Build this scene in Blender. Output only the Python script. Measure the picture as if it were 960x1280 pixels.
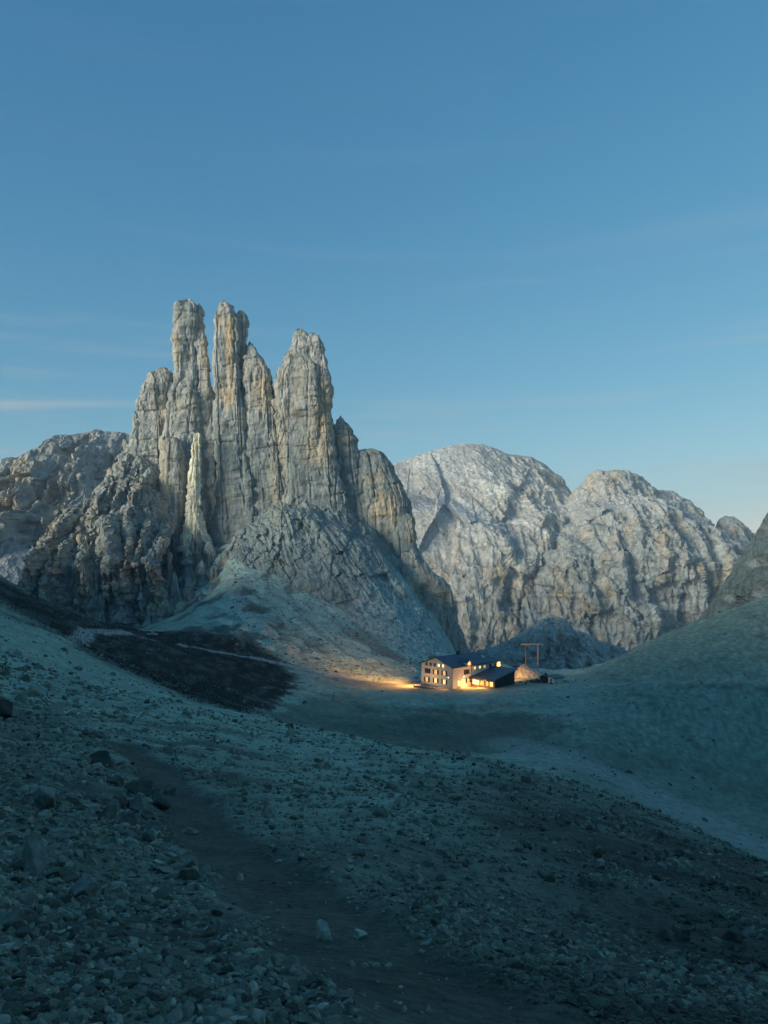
import bpy, math, random
import numpy as np
from mathutils import Vector, Matrix

# ------------------------------------------------------------------ camera, sky, sun, exposure
scene = bpy.context.scene
for o in list(bpy.data.objects):
    bpy.data.objects.remove(o)
col = scene.collection
random.seed(7)
RNG = np.random.default_rng(11)

F, CX, HY = 962.0, 480.0, 700.0          # focal length, centre column and horizon row on a 960 x 1280 frame

cam_data = bpy.data.cameras.new('camera')
cam = bpy.data.objects.new('camera', cam_data)
col.objects.link(cam)
cam.location = (0, 0, 0)
cam.rotation_euler = (math.radians(90), 0, 0)
cam_data.sensor_fit = 'VERTICAL'
cam_data.sensor_height = 36.0
cam_data.sensor_width = 27.0
cam_data.lens = F / 1280.0 * 36.0
cam_data.shift_y = 60.0 / 1280.0
cam_data.clip_start = 0.1
cam_data.clip_end = 60000.0
scene.camera = cam

SUN_AZ = math.radians(-122)               # measured from +Y (the view), negative to the left
SUN_EL = math.radians(11)
sun_dir = Vector((math.sin(SUN_AZ) * math.cos(SUN_EL), math.cos(SUN_AZ) * math.cos(SUN_EL), math.sin(SUN_EL)))

world = bpy.data.worlds.new('World')
scene.world = world
world.use_nodes = True
wn, wl = world.node_tree.nodes, world.node_tree.links
wn.clear()
w_out = wn.new('ShaderNodeOutputWorld')
w_bg = wn.new('ShaderNodeBackground')
w_sky = wn.new('ShaderNodeTexSky')
w_sky.sky_type = 'NISHITA'
w_sky.sun_disc = False
w_sky.sun_elevation = SUN_EL
w_sky.sun_rotation = SUN_AZ
w_sky.altitude = 2600
w_sky.air_density = 1.0
w_sky.dust_density = 1.1
w_sky.ozone_density = 2.2
# evening colour balance of the whole sky: each channel gets its own power and gain
w_split = wn.new('ShaderNodeSeparateColor'); w_join = wn.new('ShaderNodeCombineColor')
wl.new(w_sky.outputs[0], w_split.inputs[0])
for ch, gain, power in ((0, 0.385, 1.30), (1, 0.785, 0.77), (2, 1.08, 0.53)):
    pw = wn.new('ShaderNodeMath'); pw.operation = 'POWER'; pw.inputs[1].default_value = power
    ml = wn.new('ShaderNodeMath'); ml.operation = 'MULTIPLY'; ml.inputs[1].default_value = gain
    wl.new(w_split.outputs[ch], pw.inputs[0]); wl.new(pw.outputs[0], ml.inputs[0]); wl.new(ml.outputs[0], w_join.inputs[ch])
# thin veils of cirrus, drawn out sideways
w_tc = wn.new('ShaderNodeTexCoord')
w_map = wn.new('ShaderNodeMapping'); w_map.inputs['Scale'].default_value = (1.6, 1.6, 26.0)
w_map.inputs['Rotation'].default_value = (0.0, math.radians(-1.5), 0.0)
w_map.inputs['Location'].default_value = (0.35, 0.0, 2.2)
w_noise = wn.new('ShaderNodeTexNoise'); w_noise.inputs['Scale'].default_value = 1.3
w_noise.inputs['Detail'].default_value = 6.0; w_noise.inputs['Roughness'].default_value = 0.55
w_ramp = wn.new('ShaderNodeValToRGB')
w_ramp.color_ramp.elements[0].position = 0.54; w_ramp.color_ramp.elements[0].color = (0, 0, 0, 1)
w_ramp.color_ramp.elements[1].position = 0.88; w_ramp.color_ramp.elements[1].color = (1, 1, 1, 1)
w_sep = wn.new('ShaderNodeSeparateXYZ')
w_band = wn.new('ShaderNodeMapRange')                  # cirrus thins out towards the zenith
w_band.inputs['From Min'].default_value = 0.10; w_band.inputs['From Max'].default_value = 0.42
w_band.inputs['To Min'].default_value = 0.8; w_band.inputs['To Max'].default_value = 0.05
w_mul = wn.new('ShaderNodeMath'); w_mul.operation = 'MULTIPLY'
w_cl = wn.new('ShaderNodeMix'); w_cl.data_type = 'RGBA'; w_cl.blend_type = 'MIX'
w_cl.inputs['B'].default_value = (1.75, 1.95, 2.05, 1)
wl.new(w_tc.outputs['Generated'], w_map.inputs['Vector'])
wl.new(w_map.outputs[0], w_noise.inputs['Vector'])
wl.new(w_noise.outputs[0], w_ramp.inputs[0])
wl.new(w_tc.outputs['Generated'], w_sep.inputs[0])
wl.new(w_sep.outputs['Z'], w_band.inputs['Value'])
wl.new(w_ramp.outputs[0], w_mul.inputs[0]); wl.new(w_band.outputs[0], w_mul.inputs[1])
# one longer streak of cloud low in the left of the sky
def w_math(op, a, b):
    q = wn.new('ShaderNodeMath'); q.operation = op
    for k, v in enumerate((a, b)):
        if v is None: continue
        if isinstance(v, (int, float)): q.inputs[k].default_value = v
        else: wl.new(v, q.inputs[k])
    return q.outputs[0]
w_az = w_math('DIVIDE', w_sep.outputs['X'], w_sep.outputs['Y']); w_el = w_math('DIVIDE', w_sep.outputs['Z'], w_sep.outputs['Y'])
w_da = w_math('POWER', w_math('DIVIDE', w_math('ABSOLUTE', w_math('ADD', w_az, .49), None), .16), 2.0)
w_wave = w_math('MULTIPLY', w_math('SUBTRACT', w_noise.outputs[0], .5), .030)
w_de = w_math('POWER', w_math('DIVIDE', w_math('ABSOLUTE', w_math('ADD', w_math('SUBTRACT', w_el, .2035), w_wave), None), .0062), 2.0)
w_st = w_math('MULTIPLY', w_math('EXPONENT', w_math('MULTIPLY', w_math('ADD', w_da, w_de), -1.0), None), .55)
w_st = w_math('MULTIPLY', w_st, w_math('GREATER_THAN', w_sep.outputs['Y'], 0.05))
wl.new(w_math('MAXIMUM', w_mul.outputs[0], w_st), w_cl.inputs['Factor'])
wl.new(w_join.outputs[0], w_cl.inputs['A'])
wl.new(w_cl.outputs['Result'], w_bg.inputs[0])
w_bg.inputs[1].default_value = 0.12
wl.new(w_bg.outputs[0], w_out.inputs[0])

sun_data = bpy.data.lights.new('sun', 'SUN')
sun_data.energy = 2.7
sun_data.angle = math.radians(28)
sun_data.color = (0.99, 0.94, 0.79)
sun = bpy.data.objects.new('sun', sun_data)
col.objects.link(sun)
sun.rotation_euler = (-sun_dir).to_track_quat('-Z', 'Y').to_euler()

scene.view_settings.view_transform = 'Standard'
scene.view_settings.look = 'None'
scene.view_settings.gamma = 1.0
scene.view_settings.use_curve_mapping = False
scene.view_settings.exposure = 1.15
scene.render.engine = 'CYCLES'
scene.cycles.use_denoising = True
scene.cycles.max_bounces = 5
scene.cycles.diffuse_bounces = 3

# ------------------------------------------------------------------ numeric helpers
_perm = RNG.permutation(256).astype(np.int32)
_perm = np.concatenate([_perm, _perm, _perm])
_g = RNG.normal(size=(256, 3)).astype(np.float32)
_g /= np.linalg.norm(_g, axis=1)[:, None]
_rnd = RNG.random(256).astype(np.float32)

def perlin(x, y, z, seed=0):
    x = np.asarray(x, np.float32); y = np.asarray(y, np.float32); z = np.asarray(z, np.float32)
    x, y, z = np.broadcast_arrays(x, y, z)
    xf, yf, zf = np.floor(x), np.floor(y), np.floor(z)
    xi = (xf.astype(np.int32) + seed * 37) & 255; yi = (yf.astype(np.int32) + seed * 101) & 255; zi = zf.astype(np.int32) & 255
    fx, fy, fz = x - xf, y - yf, z - zf
    u = fx * fx * fx * (fx * (fx * 6 - 15) + 10)
    v = fy * fy * fy * (fy * (fy * 6 - 15) + 10)
    w = fz * fz * fz * (fz * (fz * 6 - 15) + 10)
    res = 0.0
    for dx in (0, 1):
        px_ = _perm[xi + dx]; wx = u if dx else 1 - u
        for dy in (0, 1):
            py_ = _perm[px_ + yi + dy]; wy = v if dy else 1 - v
            for dz in (0, 1):
                h = _perm[py_ + zi + dz]; wz = w if dz else 1 - w
                g = _g[h]
                res = res + wx * wy * wz * (g[..., 0] * (fx - dx) + g[..., 1] * (fy - dy) + g[..., 2] * (fz - dz))
    return res * 1.5

def fbm(x, y, z, octv=4, seed=0, gain=0.5):
    a, f, s, n = 1.0, 1.0, 0.0, 0.0
    for k in range(octv):
        s = s + a * perlin(x * f, y * f, z * f, seed + k)
        n += a; a *= gain; f *= 2.03
    return s / n

def ridged(x, y, z, octv=3, seed=0):
    a, f, s, n = 1.0, 1.0, 0.0, 0.0
    for k in range(octv):
        s = s + a * (1 - np.abs(perlin(x * f, y * f, z * f, seed + k)) * 2.0)
        n += a; a *= 0.5; f *= 2.1
    return s / n

def cells(x, y, z, seed=0):
    """random value of the nearest cell and the distance to its border"""
    x = np.asarray(x, np.float32); y = np.asarray(y, np.float32); z = np.asarray(z, np.float32)
    xf, yf, zf = np.floor(x), np.floor(y), np.floor(z)
    xi, yi, zi = xf.astype(np.int32) + seed * 53, yf.astype(np.int32), zf.astype(np.int32)
    fx, fy, fz = x - xf, y - yf, z - zf
    d1 = np.full(x.shape, 9.0, np.float32); d2 = d1.copy(); val = np.zeros(x.shape, np.float32); tilt = val.copy()
    for dx in (-1, 0, 1):
        for dy in (-1, 0, 1):
            for dz in (-1, 0, 1):
                h = _perm[_perm[_perm[(xi + dx) & 255] + ((yi + dy) & 255)] + ((zi + dz) & 255)]
                ox, oy, oz = dx + _rnd[h] - fx, dy + _rnd[_perm[h]] - fy, dz + _rnd[_perm[h + 7]] - fz
                d = ox ** 2 + oy ** 2 + oz ** 2
                g = _g[_perm[h + 61]]
                nearer = d < d1
                d2 = np.where(nearer, d1, np.minimum(d2, d))
                val = np.where(nearer, _rnd[_perm[h + 31]], val)
                tilt = np.where(nearer, g[..., 0] * ox + g[..., 1] * oy + g[..., 2] * oz, tilt)
                d1 = np.where(nearer, d, d1)
    return val, np.sqrt(d2) - np.sqrt(d1), tilt

def _h2(i, j, seed):
    return _rnd[_perm[_perm[(i + 17 * seed) & 255] + (j & 255)]]

def joints(u, z, w, h, seed=0):
    """courses of upright blocks: random value per block, lean across it, distance to its nearest joint (in block widths)"""
    a = u / w
    a = a + 0.32 * np.sin(2.1 * a + 1.3 * seed) + 0.2 * np.sin(5.3 * a)
    i = np.floor(a).astype(np.int32); fa = a - i
    off = _h2(i, i * 0 + 5, seed) * 7; hs = h * (0.55 + 0.9 * _h2(i, i * 0 + 9, seed))
    b = z / hs + off
    b = b + 0.28 * np.sin(2.7 * b + 3 * off)
    j = np.floor(b).astype(np.int32); fb = b - j
    v = _h2(i, j, seed + 1)
    lean = (_h2(i, j, seed + 2) - .5) * (fa - .5) * 2 + (_h2(i, j, seed + 3) - .3) * (fb - .5)
    return v, lean, np.minimum(fa, 1 - fa), np.minimum(fb, 1 - fb) * h / w

def sstep(a, b, x):
    t = np.clip((x - a) / (b - a), 0, 1)
    return t * t * (3 - 2 * t)

def pchip(xs, ys, x):
    """monotone cubic; xs (n,), ys (n, ...), x (m,)"""
    xs = np.asarray(xs, float); ys = np.asarray(ys, float); x = np.asarray(x, float)
    h = np.diff(xs); shape = (-1,) + (1,) * (ys.ndim - 1)
    dl = np.diff(ys, axis=0) / h.reshape(shape)
    m = np.zeros_like(ys)
    m[0], m[-1] = dl[0], dl[-1]
    p = dl[:-1] * dl[1:]
    with np.errstate(divide='ignore', invalid='ignore'):
        hm = 2 * dl[:-1] * dl[1:] / (dl[:-1] + dl[1:])
    m[1:-1] = np.where(p > 0, np.nan_to_num(hm), 0)
    i = np.clip(np.searchsorted(xs, x, side='right') - 1, 0, len(xs) - 2)
    t = ((np.clip(x, xs[0], xs[-1]) - xs[i]) / h[i]).reshape(shape)
    hh = h[i].reshape(shape)
    return ((2 * t**3 - 3 * t**2 + 1) * ys[i] + (t**3 - 2 * t**2 + t) * hh * m[i]
            + (-2 * t**3 + 3 * t**2) * ys[i + 1] + (t**3 - t**2) * hh * m[i + 1])

def at(px, py, D):
    return Vector(((px - CX) * D / F, D, (HY - py) * D / F))

def mesh_from(name, verts, faces, colors=None, smooth=False):
    me = bpy.data.meshes.new(name)
    faces = np.asarray(faces, np.int32)
    n, k = faces.shape
    me.vertices.add(len(verts)); me.vertices.foreach_set('co', np.ascontiguousarray(verts, np.float32).ravel())
    me.loops.add(n * k); me.loops.foreach_set('vertex_index', faces.ravel())
    me.polygons.add(n)
    me.polygons.foreach_set('loop_start', np.arange(0, n * k, k, dtype=np.int32))
    me.polygons.foreach_set('use_smooth', np.full(n, smooth, bool))
    me.update(calc_edges=True)
    if colors is not None:
        c = np.ones((len(verts), 4), np.float32); c[:, :3] = colors
        at_ = me.color_attributes.new('Col', 'FLOAT_COLOR', 'POINT')
        at_.data.foreach_set('color', c.ravel())
    me.validate()
    return me

def link(name, me, material=None, parent=None):
    o = bpy.data.objects.new(name, me)
    col.objects.link(o)
    if material is not None and me is not None and not me.materials:
        me.materials.append(material)
    if parent is not None:
        o.parent = parent
    return o

def tag(o, label=None, cat=None, group=None, kind=None):
    if label: o['label'] = label
    if cat: o['category'] = cat
    if group: o['group'] = group
    if kind: o['kind'] = kind
    return o

def empty(name, loc=(0, 0, 0), rz=0.0):
    o = bpy.data.objects.new(name, None)
    col.objects.link(o); o.location = loc; o.rotation_euler = (0, 0, rz)
    o.empty_display_size = 0.5
    return o

def grid_faces(r, c, wrap=False):
    i = np.arange(r - 1)[:, None]; j = np.arange(c if wrap else c - 1)[None, :]
    j2 = (j + 1) % c
    return np.stack([i * c + j + 0 * i, i * c + j2, (i + 1) * c + j2, (i + 1) * c + j], -1).reshape(-1, 4)

# ------------------------------------------------------------------ materials
def attr_material(name, s1, s2, bump1, bump2, rough=0.9, vary=0.35, aniso=1.0, cellular=0.0, cell_depth=0.6):
    """colour from the mesh, with grain, mottling and relief on two scales (in metres)"""
    m = bpy.data.materials.new(name); m.use_nodes = True
    n, l = m.node_tree.nodes, m.node_tree.links
    b = n['Principled BSDF']; b.inputs['Roughness'].default_value = rough
    b.inputs['Specular IOR Level'].default_value = 0.15
    a = n.new('ShaderNodeAttribute'); a.attribute_name = 'Col'
    tc = n.new('ShaderNodeTexCoord')
    mp = n.new('ShaderNodeMapping'); mp.inputs['Scale'].default_value = (1, 1, aniso)
    l.new(tc.outputs['Object'], mp.inputs[0])
    n1 = n.new('ShaderNodeTexNoise'); n1.inputs['Scale'].default_value = 1.0 / s1; n1.inputs['Detail'].default_value = 8; n1.inputs['Roughness'].default_value = 0.65
    n2 = n.new('ShaderNodeTexNoise'); n2.inputs['Scale'].default_value = 1.0 / s2; n2.inputs['Detail'].default_value = 5; n2.inputs['Roughness'].default_value = 0.7
    for q in (n1, n2): l.new(mp.outputs[0], q.inputs['Vector'])
    r = n.new('ShaderNodeMapRange'); r.inputs['From Min'].default_value = 0.3; r.inputs['From Max'].default_value = 0.7
    r.inputs['To Min'].default_value = 1 - vary; r.inputs['To Max'].default_value = 1 + vary
    l.new(n1.outputs[0], r.inputs[0])
    r2 = n.new('ShaderNodeMapRange'); r2.inputs['From Min'].default_value = 0.3; r2.inputs['From Max'].default_value = 0.7
    r2.inputs['To Min'].default_value = 1 - vary; r2.inputs['To Max'].default_value = 1 + vary
    l.new(n2.outputs[0], r2.inputs[0])
    mm = n.new('ShaderNodeMath'); mm.operation = 'MULTIPLY'
    l.new(r.outputs[0], mm.inputs[0]); l.new(r2.outputs[0], mm.inputs[1])
    vm = n.new('ShaderNodeVectorMath'); vm.operation = 'SCALE'
    l.new(a.outputs['Color'], vm.inputs[0]); l.new(mm.outputs[0], vm.inputs['Scale'])
    l.new(vm.outputs[0], b.inputs['Base Color'])
    b1 = n.new('ShaderNodeBump'); b1.inputs['Strength'].default_value = 1.0; b1.inputs['Distance'].default_value = bump1
    b2 = n.new('ShaderNodeBump'); b2.inputs['Strength'].default_value = 1.0; b2.inputs['Distance'].default_value = bump2
    l.new(n1.outputs[0], b1.inputs['Height']); l.new(n2.outputs[0], b2.inputs['Height'])
    l.new(b1.outputs[0], b2.inputs['Normal'])
    last = b2
    if cellular:
        v = n.new('ShaderNodeTexVoronoi'); v.inputs['Scale'].default_value = 1.0 / cellular
        l.new(mp.outputs[0], v.inputs['Vector'])
        b3 = n.new('ShaderNodeBump'); b3.invert = True; b3.inputs['Strength'].default_value = 0.8; b3.inputs['Distance'].default_value = cellular * cell_depth
        l.new(v.outputs['Distance'], b3.inputs['Height']); l.new(b2.outputs[0], b3.inputs['Normal'])
        last = b3
    l.new(last.outputs[0], b.inputs['Normal'])
    return m

def plain(name, rgb, rough=0.7, vary=0.15, scale=6.0, metallic=0.0, bump=0.0):
    m = bpy.data.materials.new(name); m.use_nodes = True
    n, l = m.node_tree.nodes, m.node_tree.links
    b = n['Principled BSDF']; b.inputs['Roughness'].default_value = rough; b.inputs['Metallic'].default_value = metallic
    tc = n.new('ShaderNodeTexCoord'); q = n.new('ShaderNodeTexNoise'); q.inputs['Scale'].default_value = scale; q.inputs['Detail'].default_value = 5
    l.new(tc.outputs['Object'], q.inputs['Vector'])
    r = n.new('ShaderNodeMapRange'); r.inputs['From Min'].default_value = 0.3; r.inputs['From Max'].default_value = 0.7
    r.inputs['To Min'].default_value = 1 - vary; r.inputs['To Max'].default_value = 1 + vary
    l.new(q.outputs[0], r.inputs[0])
    vm = n.new('ShaderNodeVectorMath'); vm.operation = 'SCALE'; vm.inputs[0].default_value = rgb
    l.new(r.outputs[0], vm.inputs['Scale']); l.new(vm.outputs[0], b.inputs['Base Color'])
    if bump:
        bp = n.new('ShaderNodeBump'); bp.inputs['Distance'].default_value = bump
        l.new(q.outputs[0], bp.inputs['Height']); l.new(bp.outputs[0], b.inputs['Normal'])
    return m

def emitter(name, rgb, strength):
    m = bpy.data.materials.new(name); m.use_nodes = True
    n, l = m.node_tree.nodes, m.node_tree.links
    b = n['Principled BSDF']; b.inputs['Base Color'].default_value = (*rgb, 1)
    tc = n.new('ShaderNodeTexCoord'); q = n.new('ShaderNodeTexNoise'); q.inputs['Scale'].default_value = 2.3
    l.new(tc.outputs['Object'], q.inputs['Vector'])
    r = n.new('ShaderNodeMapRange'); r.inputs['To Min'].default_value = strength * 0.55; r.inputs['To Max'].default_value = strength * 1.45
    l.new(q.outputs[0], r.inputs[0]); l.new(r.outputs[0], b.inputs['Emission Strength'])
    b.inputs['Emission Color'].default_value = (*rgb, 1)
    return m

M_ROCK = attr_material('dolomite rock', 3.0, 0.7, 0.45, 0.14, vary=0.26, aniso=0.35, cellular=1.5, cell_depth=.28)
M_FAR = attr_material('distant dolomite rock', 14.0, 3.5, 1.8, 0.6, vary=0.24, aniso=0.5, cellular=8.0, cell_depth=.26)
M_GROUND = attr_material('scree and soil', 1.3, 0.16, 0.22, 0.05, vary=0.30, cellular=0.11)
M_STONE = attr_material('loose limestone', 0.25, 0.05, 0.02, 0.006, vary=0.25)

GREY = np.array([0.335, 0.345, 0.31]); DARK = np.array([0.10, 0.115, 0.105]); OCHRE = np.array([0.56, 0.40, 0.21])
CREAM = np.array([0.86, 0.75, 0.54]); PALE = np.array([0.42, 0.41, 0.385])

def lerp(c, d, k):
    return c + (d - c) * k[..., None]

# ------------------------------------------------------------------ the ground: one sheet, seen rows given for a fan of directions
T_PX = np.array([-160, 0, 120, 240, 300, 360, 480, 540, 600, 660, 720, 840, 960, 1120.])  # leftmost column lies out of view, raised to block the low sun
T_D = np.array([1.2, 2.2, 3.5, 6, 10, 18, 32, 56, 90, 130, 160, 200, 230, 260, 300, 350, 400, 470])
T_PY = np.array([
    # -160    0   120   240   360   480   540   600   660   720   840   960  1120
    [2000, 2000, 2000, 2000, 2005, 2010, 2020, 2030, 2030, 2035, 2040, 2050, 2060, 2080],   # 1.2
    [1440, 1450, 1460, 1462, 1464, 1465, 1470, 1475, 1478, 1482, 1490, 1500, 1510, 1520],   # 2.2
    [1215, 1240, 1255, 1262, 1262, 1262, 1272, 1280, 1288, 1296, 1305, 1320, 1335, 1350],   # 3.5
    [1080, 1110, 1135, 1150, 1151, 1152, 1160, 1170, 1180, 1190, 1200, 1220, 1240, 1260],   # 6
    [ 985, 1020, 1045, 1065, 1068, 1072, 1082, 1090, 1098, 1108, 1120, 1142, 1165, 1190],   # 10
    [ 905,  945,  962,  985,  990,  995, 1004, 1010, 1018, 1026, 1036, 1065, 1098, 1130],   # 18
    [ 835,  885,  908,  930,  940,  950,  963,  970,  976,  986,  998, 1035, 1080, 1120],   # 32
    [ 770,  838,  868,  893,  906,  918,  936,  944,  950,  962,  980, 1026, 1082, 1130],   # 56
    [ 700,  790,  840,  876,  891,  906,  930,  942,  952,  964,  988, 1040, 1078, 1110],   # 90
    [ 600,  748,  815,  868,  888,  908,  936,  944,  950,  954,  960,  992, 1016, 1030],   # 130
    [ 550,  726,  796,  850,  870,  890,  911,  915,  916,  916,  916,  922,  932,  940],   # 160
    [ 510,  718,  775,  820,  842,  862,  873,  872,  872,  870,  866,  842,  816,  780],   # 200
    [ 520,  742,  776,  806,  823,  838,  856,  857,  856,  852,  846,  802,  766,  715],   # 230
    [ 560,  772,  788,  790,  797,  806,  838,  843,  841,  838,  838,  791,  744,  680],   # 260
    [ 620,  800,  800,  770,  752,  766,  800,  816,  822,  842,  850,  800,  752,  680],   # 300
    [ 720,  830,  806,  740,  706,  712,  745,  780,  860,  900,  905,  850,  800,  720],   # 350
    [ 740,  845,  806,  690,  655,  655,  680,  728,  905,  935,  930,  870,  820,  740],   # 400
    [ 760,  850,  810,  650,  610,  612,  640,  715,  930,  940,  930,  870,  820,  740],   # 470
])
NU, NV = 520, 560
_u = np.linspace(T_PX[0], T_PX[-1], NU)
_v = np.linspace(np.log(T_D[0]), np.log(T_D[-1]), NV)
_tab = pchip(np.log(T_D), T_PY, _v)                    # NV x 13
_tab = pchip(T_PX, _tab.T, _u).T                       # NV x NU
for _ in range(26):                                    # soften the joints of the table
    _tab[1:-1, :] = 0.25 * _tab[:-2, :] + 0.5 * _tab[1:-1, :] + 0.25 * _tab[2:, :]
    _tab[:, 1:-1] = 0.25 * _tab[:, :-2] + 0.5 * _tab[:, 1:-1] + 0.25 * _tab[:, 2:]

def table_py(px, D):
    a = np.clip((px - T_PX[0]) / (T_PX[-1] - T_PX[0]) * (NU - 1), 0, NU - 1.001)
    b = np.clip((np.log(np.maximum(D, 1.2)) - _v[0]) / (_v[-1] - _v[0]) * (NV - 1), 0, NV - 1.001)
    i, j = b.astype(int), a.astype(int)
    fb, fa = b - i, a - j
    return (_tab[i, j] * (1 - fa) * (1 - fb) + _tab[i, j + 1] * fa * (1 - fb) + _tab[i + 1, j] * (1 - fa) * fb + _tab[i + 1, j + 1] * fa * fb)

PATH = np.array([[150, 930, 26], [196, 955, 21], [232, 1000, 15.5], [262, 1040, 11.8], [320, 1085, 8.8], [395, 1135, 6.7], [470, 1180, 5.3], [560, 1235, 4.1], [650, 1290, 3.3], [760, 1400, 2.4]])
PATH_XY = np.stack([(PATH[:, 0] - CX) * PATH[:, 2] / F, PATH[:, 2]], 1)

def poly_dist(X, Y, pts):
    d = np.full(np.shape(X), 1e9)
    for (ax, ay), (bx, by) in zip(pts[:-1], pts[1:]):
        vx, vy = bx - ax, by - ay
        t = np.clip(((X - ax) * vx + (Y - ay) * vy) / (vx * vx + vy * vy), 0, 1)
        d = np.minimum(d, np.hypot(X - ax - t * vx, Y - ay - t * vy))
    return d

def inside(px, py, poly):
    """soft-edged later: plain point-in-polygon"""
    r = np.zeros(np.shape(px), bool); n = len(poly)
    for i in range(n):
        x0, y0 = poly[i]; x1, y1 = poly[(i + 1) % n]
        if y0 == y1: continue
        r ^= ((y0 > py) != (y1 > py)) & (px < (x1 - x0) * (py - y0) / (y1 - y0) + x0)
    return r

def path_mask(X, Y):
    d = poly_dist(X, Y, PATH_XY) + 0.25 * perlin(X * 0.9, Y * 0.9, 0 * X, 3)
    return 1 - sstep(0.38, 0.80, d)

def ground_z(X, Y, fine=True):
    X = np.asarray(X, float); Y = np.asarray(Y, float)
    D = np.maximum(Y, 1.2)
    px = CX + F * X / D
    Z = (HY - table_py(px, D)) * D / F
    hut_flat = np.exp(-(((X - 22) / 30) ** 2 + ((Y - 226) / 26) ** 2) ** 2)
    k = 1 - hut_flat
    z0 = 0 * X
    Z = Z + 2.2 * sstep(60, 150, D) * k * fbm(X / 34, Y / 34, z0, 3, 5)
    Z = Z + 0.75 * sstep(9, 45, D) * k * fbm(X / 7.5, Y / 7.5, z0, 3, 9)
    pm = path_mask(X, Y) * sstep(40, 24, D)
    Z = Z + (0.10 + 0.10 * sstep(4, 12, D)) * (1 - pm) * fbm(X / 1.6, Y / 1.6, z0, 3, 13) - 0.10 * pm
    slab = sstep(285, 345, D) * sstep(215, 262, px)
    dn = (X * 0.573 - Y * 0.82); ac = (X * 0.82 + Y * 0.573)
    Z = Z + slab * (1.5 * (ridged(ac / 9, dn / 70, z0, 4, 71) - 0.4) + 0.7 * (cells(ac / 5, dn / 9, z0, 72)[0] - 0.5) + 0.9 * np.tanh(3 * perlin(X / 60, Y / 60, Z / 7, 73)))
    sc = sstep(236, 270, D) * sstep(215, 290, px)
    Z = Z + sc * (1.1 * fbm(X / 3.4, Y / 3.4, z0, 4, 75) + 0.35 * (cells(ac / 2.4, dn / 4, z0, 78)[0] - 0.5))
    Z = Z + sc * (1 - slab) * 0.9 * (ridged(ac / 11, dn / 90, z0, 3, 74) - 0.4)
    if fine:
        Z = Z + 0.30 * sstep(40, 140, D) * k * fbm(X / 1.8, Y / 1.8, z0, 2, 17)
    return Z

def gz(X, Y):
    return float(ground_z(np.array([X]), np.array([Y]))[0])

# fan in view, then sparse directions all the way round
n_col = 450
Ds = np.concatenate([np.exp(np.linspace(np.log(1.2), np.log(60), 260, endpoint=False)), np.exp(np.linspace(np.log(60), np.log(200), 110, endpoint=False)),
                     np.linspace(200, 420, 240, endpoint=False), np.linspace(420, 470, 8)])
n_row = len(Ds)
pxs = np.linspace(-150, 1110, n_col)
DD, PP = np.meshgrid(Ds, pxs, indexing='ij')
GX, GY = (PP - CX) * DD / F, DD
GZ = ground_z(GX, GY)
tan_l, tan_r = math.atan2(pxs[0] - CX, F), math.atan2(pxs[-1] - CX, F)
n_side = 70
angs = np.linspace(tan_r, tan_l + 2 * math.pi, n_side + 2)[1:-1]
w_r = sstep(tan_r + 0.9, tan_r, angs); w_l = sstep(tan_l + 2 * math.pi - 0.9, tan_l + 2 * math.pi, angs)
k_r, k_l = 1 / math.cos(tan_r), 1 / math.cos(tan_l)
rad = Ds[:, None] * (k_r + (k_l - k_r) * np.linspace(0, 1, n_side))[None, :]
SX, SY = rad * np.sin(angs)[None, :], rad * np.cos(angs)[None, :]
# unseen ridge behind and left, raised to shade the near ground; right side stays lower
lft = np.clip(-np.sin(angs), 0, 1)[None, :]; bck = np.clip(-np.cos(angs), 0, 1)[None, :]
RH = 104 * np.maximum(lft, 0.75 * bck) + 8
side_z = -1.66 + 0.32 * RH * sstep(4.5, 50, rad) * np.maximum(bck, .6 * lft) + RH * (1 - .32 * np.maximum(bck, .6 * lft)) * (sstep(10, 180, rad) - .7 * sstep(240, 420, rad)) + 6 * sstep(20, 120, rad) * fbm(SX / 40, SY / 40, 0 * SX, 4, 21) + 0.4 * sstep(3, 20, rad) * fbm(SX / 5, SY / 5, 0 * SX, 3, 22)
SZ = side_z * (1 - w_r - w_l)[None, :] + GZ[:, -1:] * w_r[None, :] + GZ[:, :1] * w_l[None, :]
AX = np.concatenate([GX, SX], 1); AY = np.concatenate([GY, SY], 1); AZ = np.concatenate([GZ, SZ], 1)
# outer rings: the land falls away and runs to the horizon
for s, dz in ((1.35, 0.45), (2.0, 0.8), (4.0, 1.0), (12.0, 1.0), (80.0, 1.0)):
    zr = AZ[n_row - 1] * (1 - dz) + dz * (-170.0)
    AX = np.vstack([AX, AX[n_row - 1][None] * s]); AY = np.vstack([AY, AY[n_row - 1][None] * s]); AZ = np.vstack([AZ, zr[None]])
R, C = AX.shape
# colours of the ground, with shade mixed in close to the viewer
gpx = CX + F * GX / GY; gpy = HY - F * GZ / GY
z0 = 0 * GX
nb = fbm(GX / 9, GY / 9, z0, 4, 31); nf = fbm(GX / 2.2, GY / 2.2, z0, 4, 35); nn = fbm(GX / 0.6, GY / 0.6, z0, 3, 38)
C_SCREE = np.array([0.315, 0.40, 0.31]); C_SOIL = np.array([0.060, 0.068, 0.055]); C_GRASS = np.array([0.015, 0.017, 0.013])
C_MEAD = np.array([0.068, 0.085, 0.06]); C_TRAIL = np.array([0.40, 0.42, 0.37]); C_PATH = np.array([0.09, 0.10, 0.08]); C_YARD = np.array([0.22, 0.19, 0.145])
gc = np.broadcast_to(C_SCREE, GX.shape + (3,)).copy()
gc = gc * (1 + 0.35 * nb + 0.25 * nf)[..., None]
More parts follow.
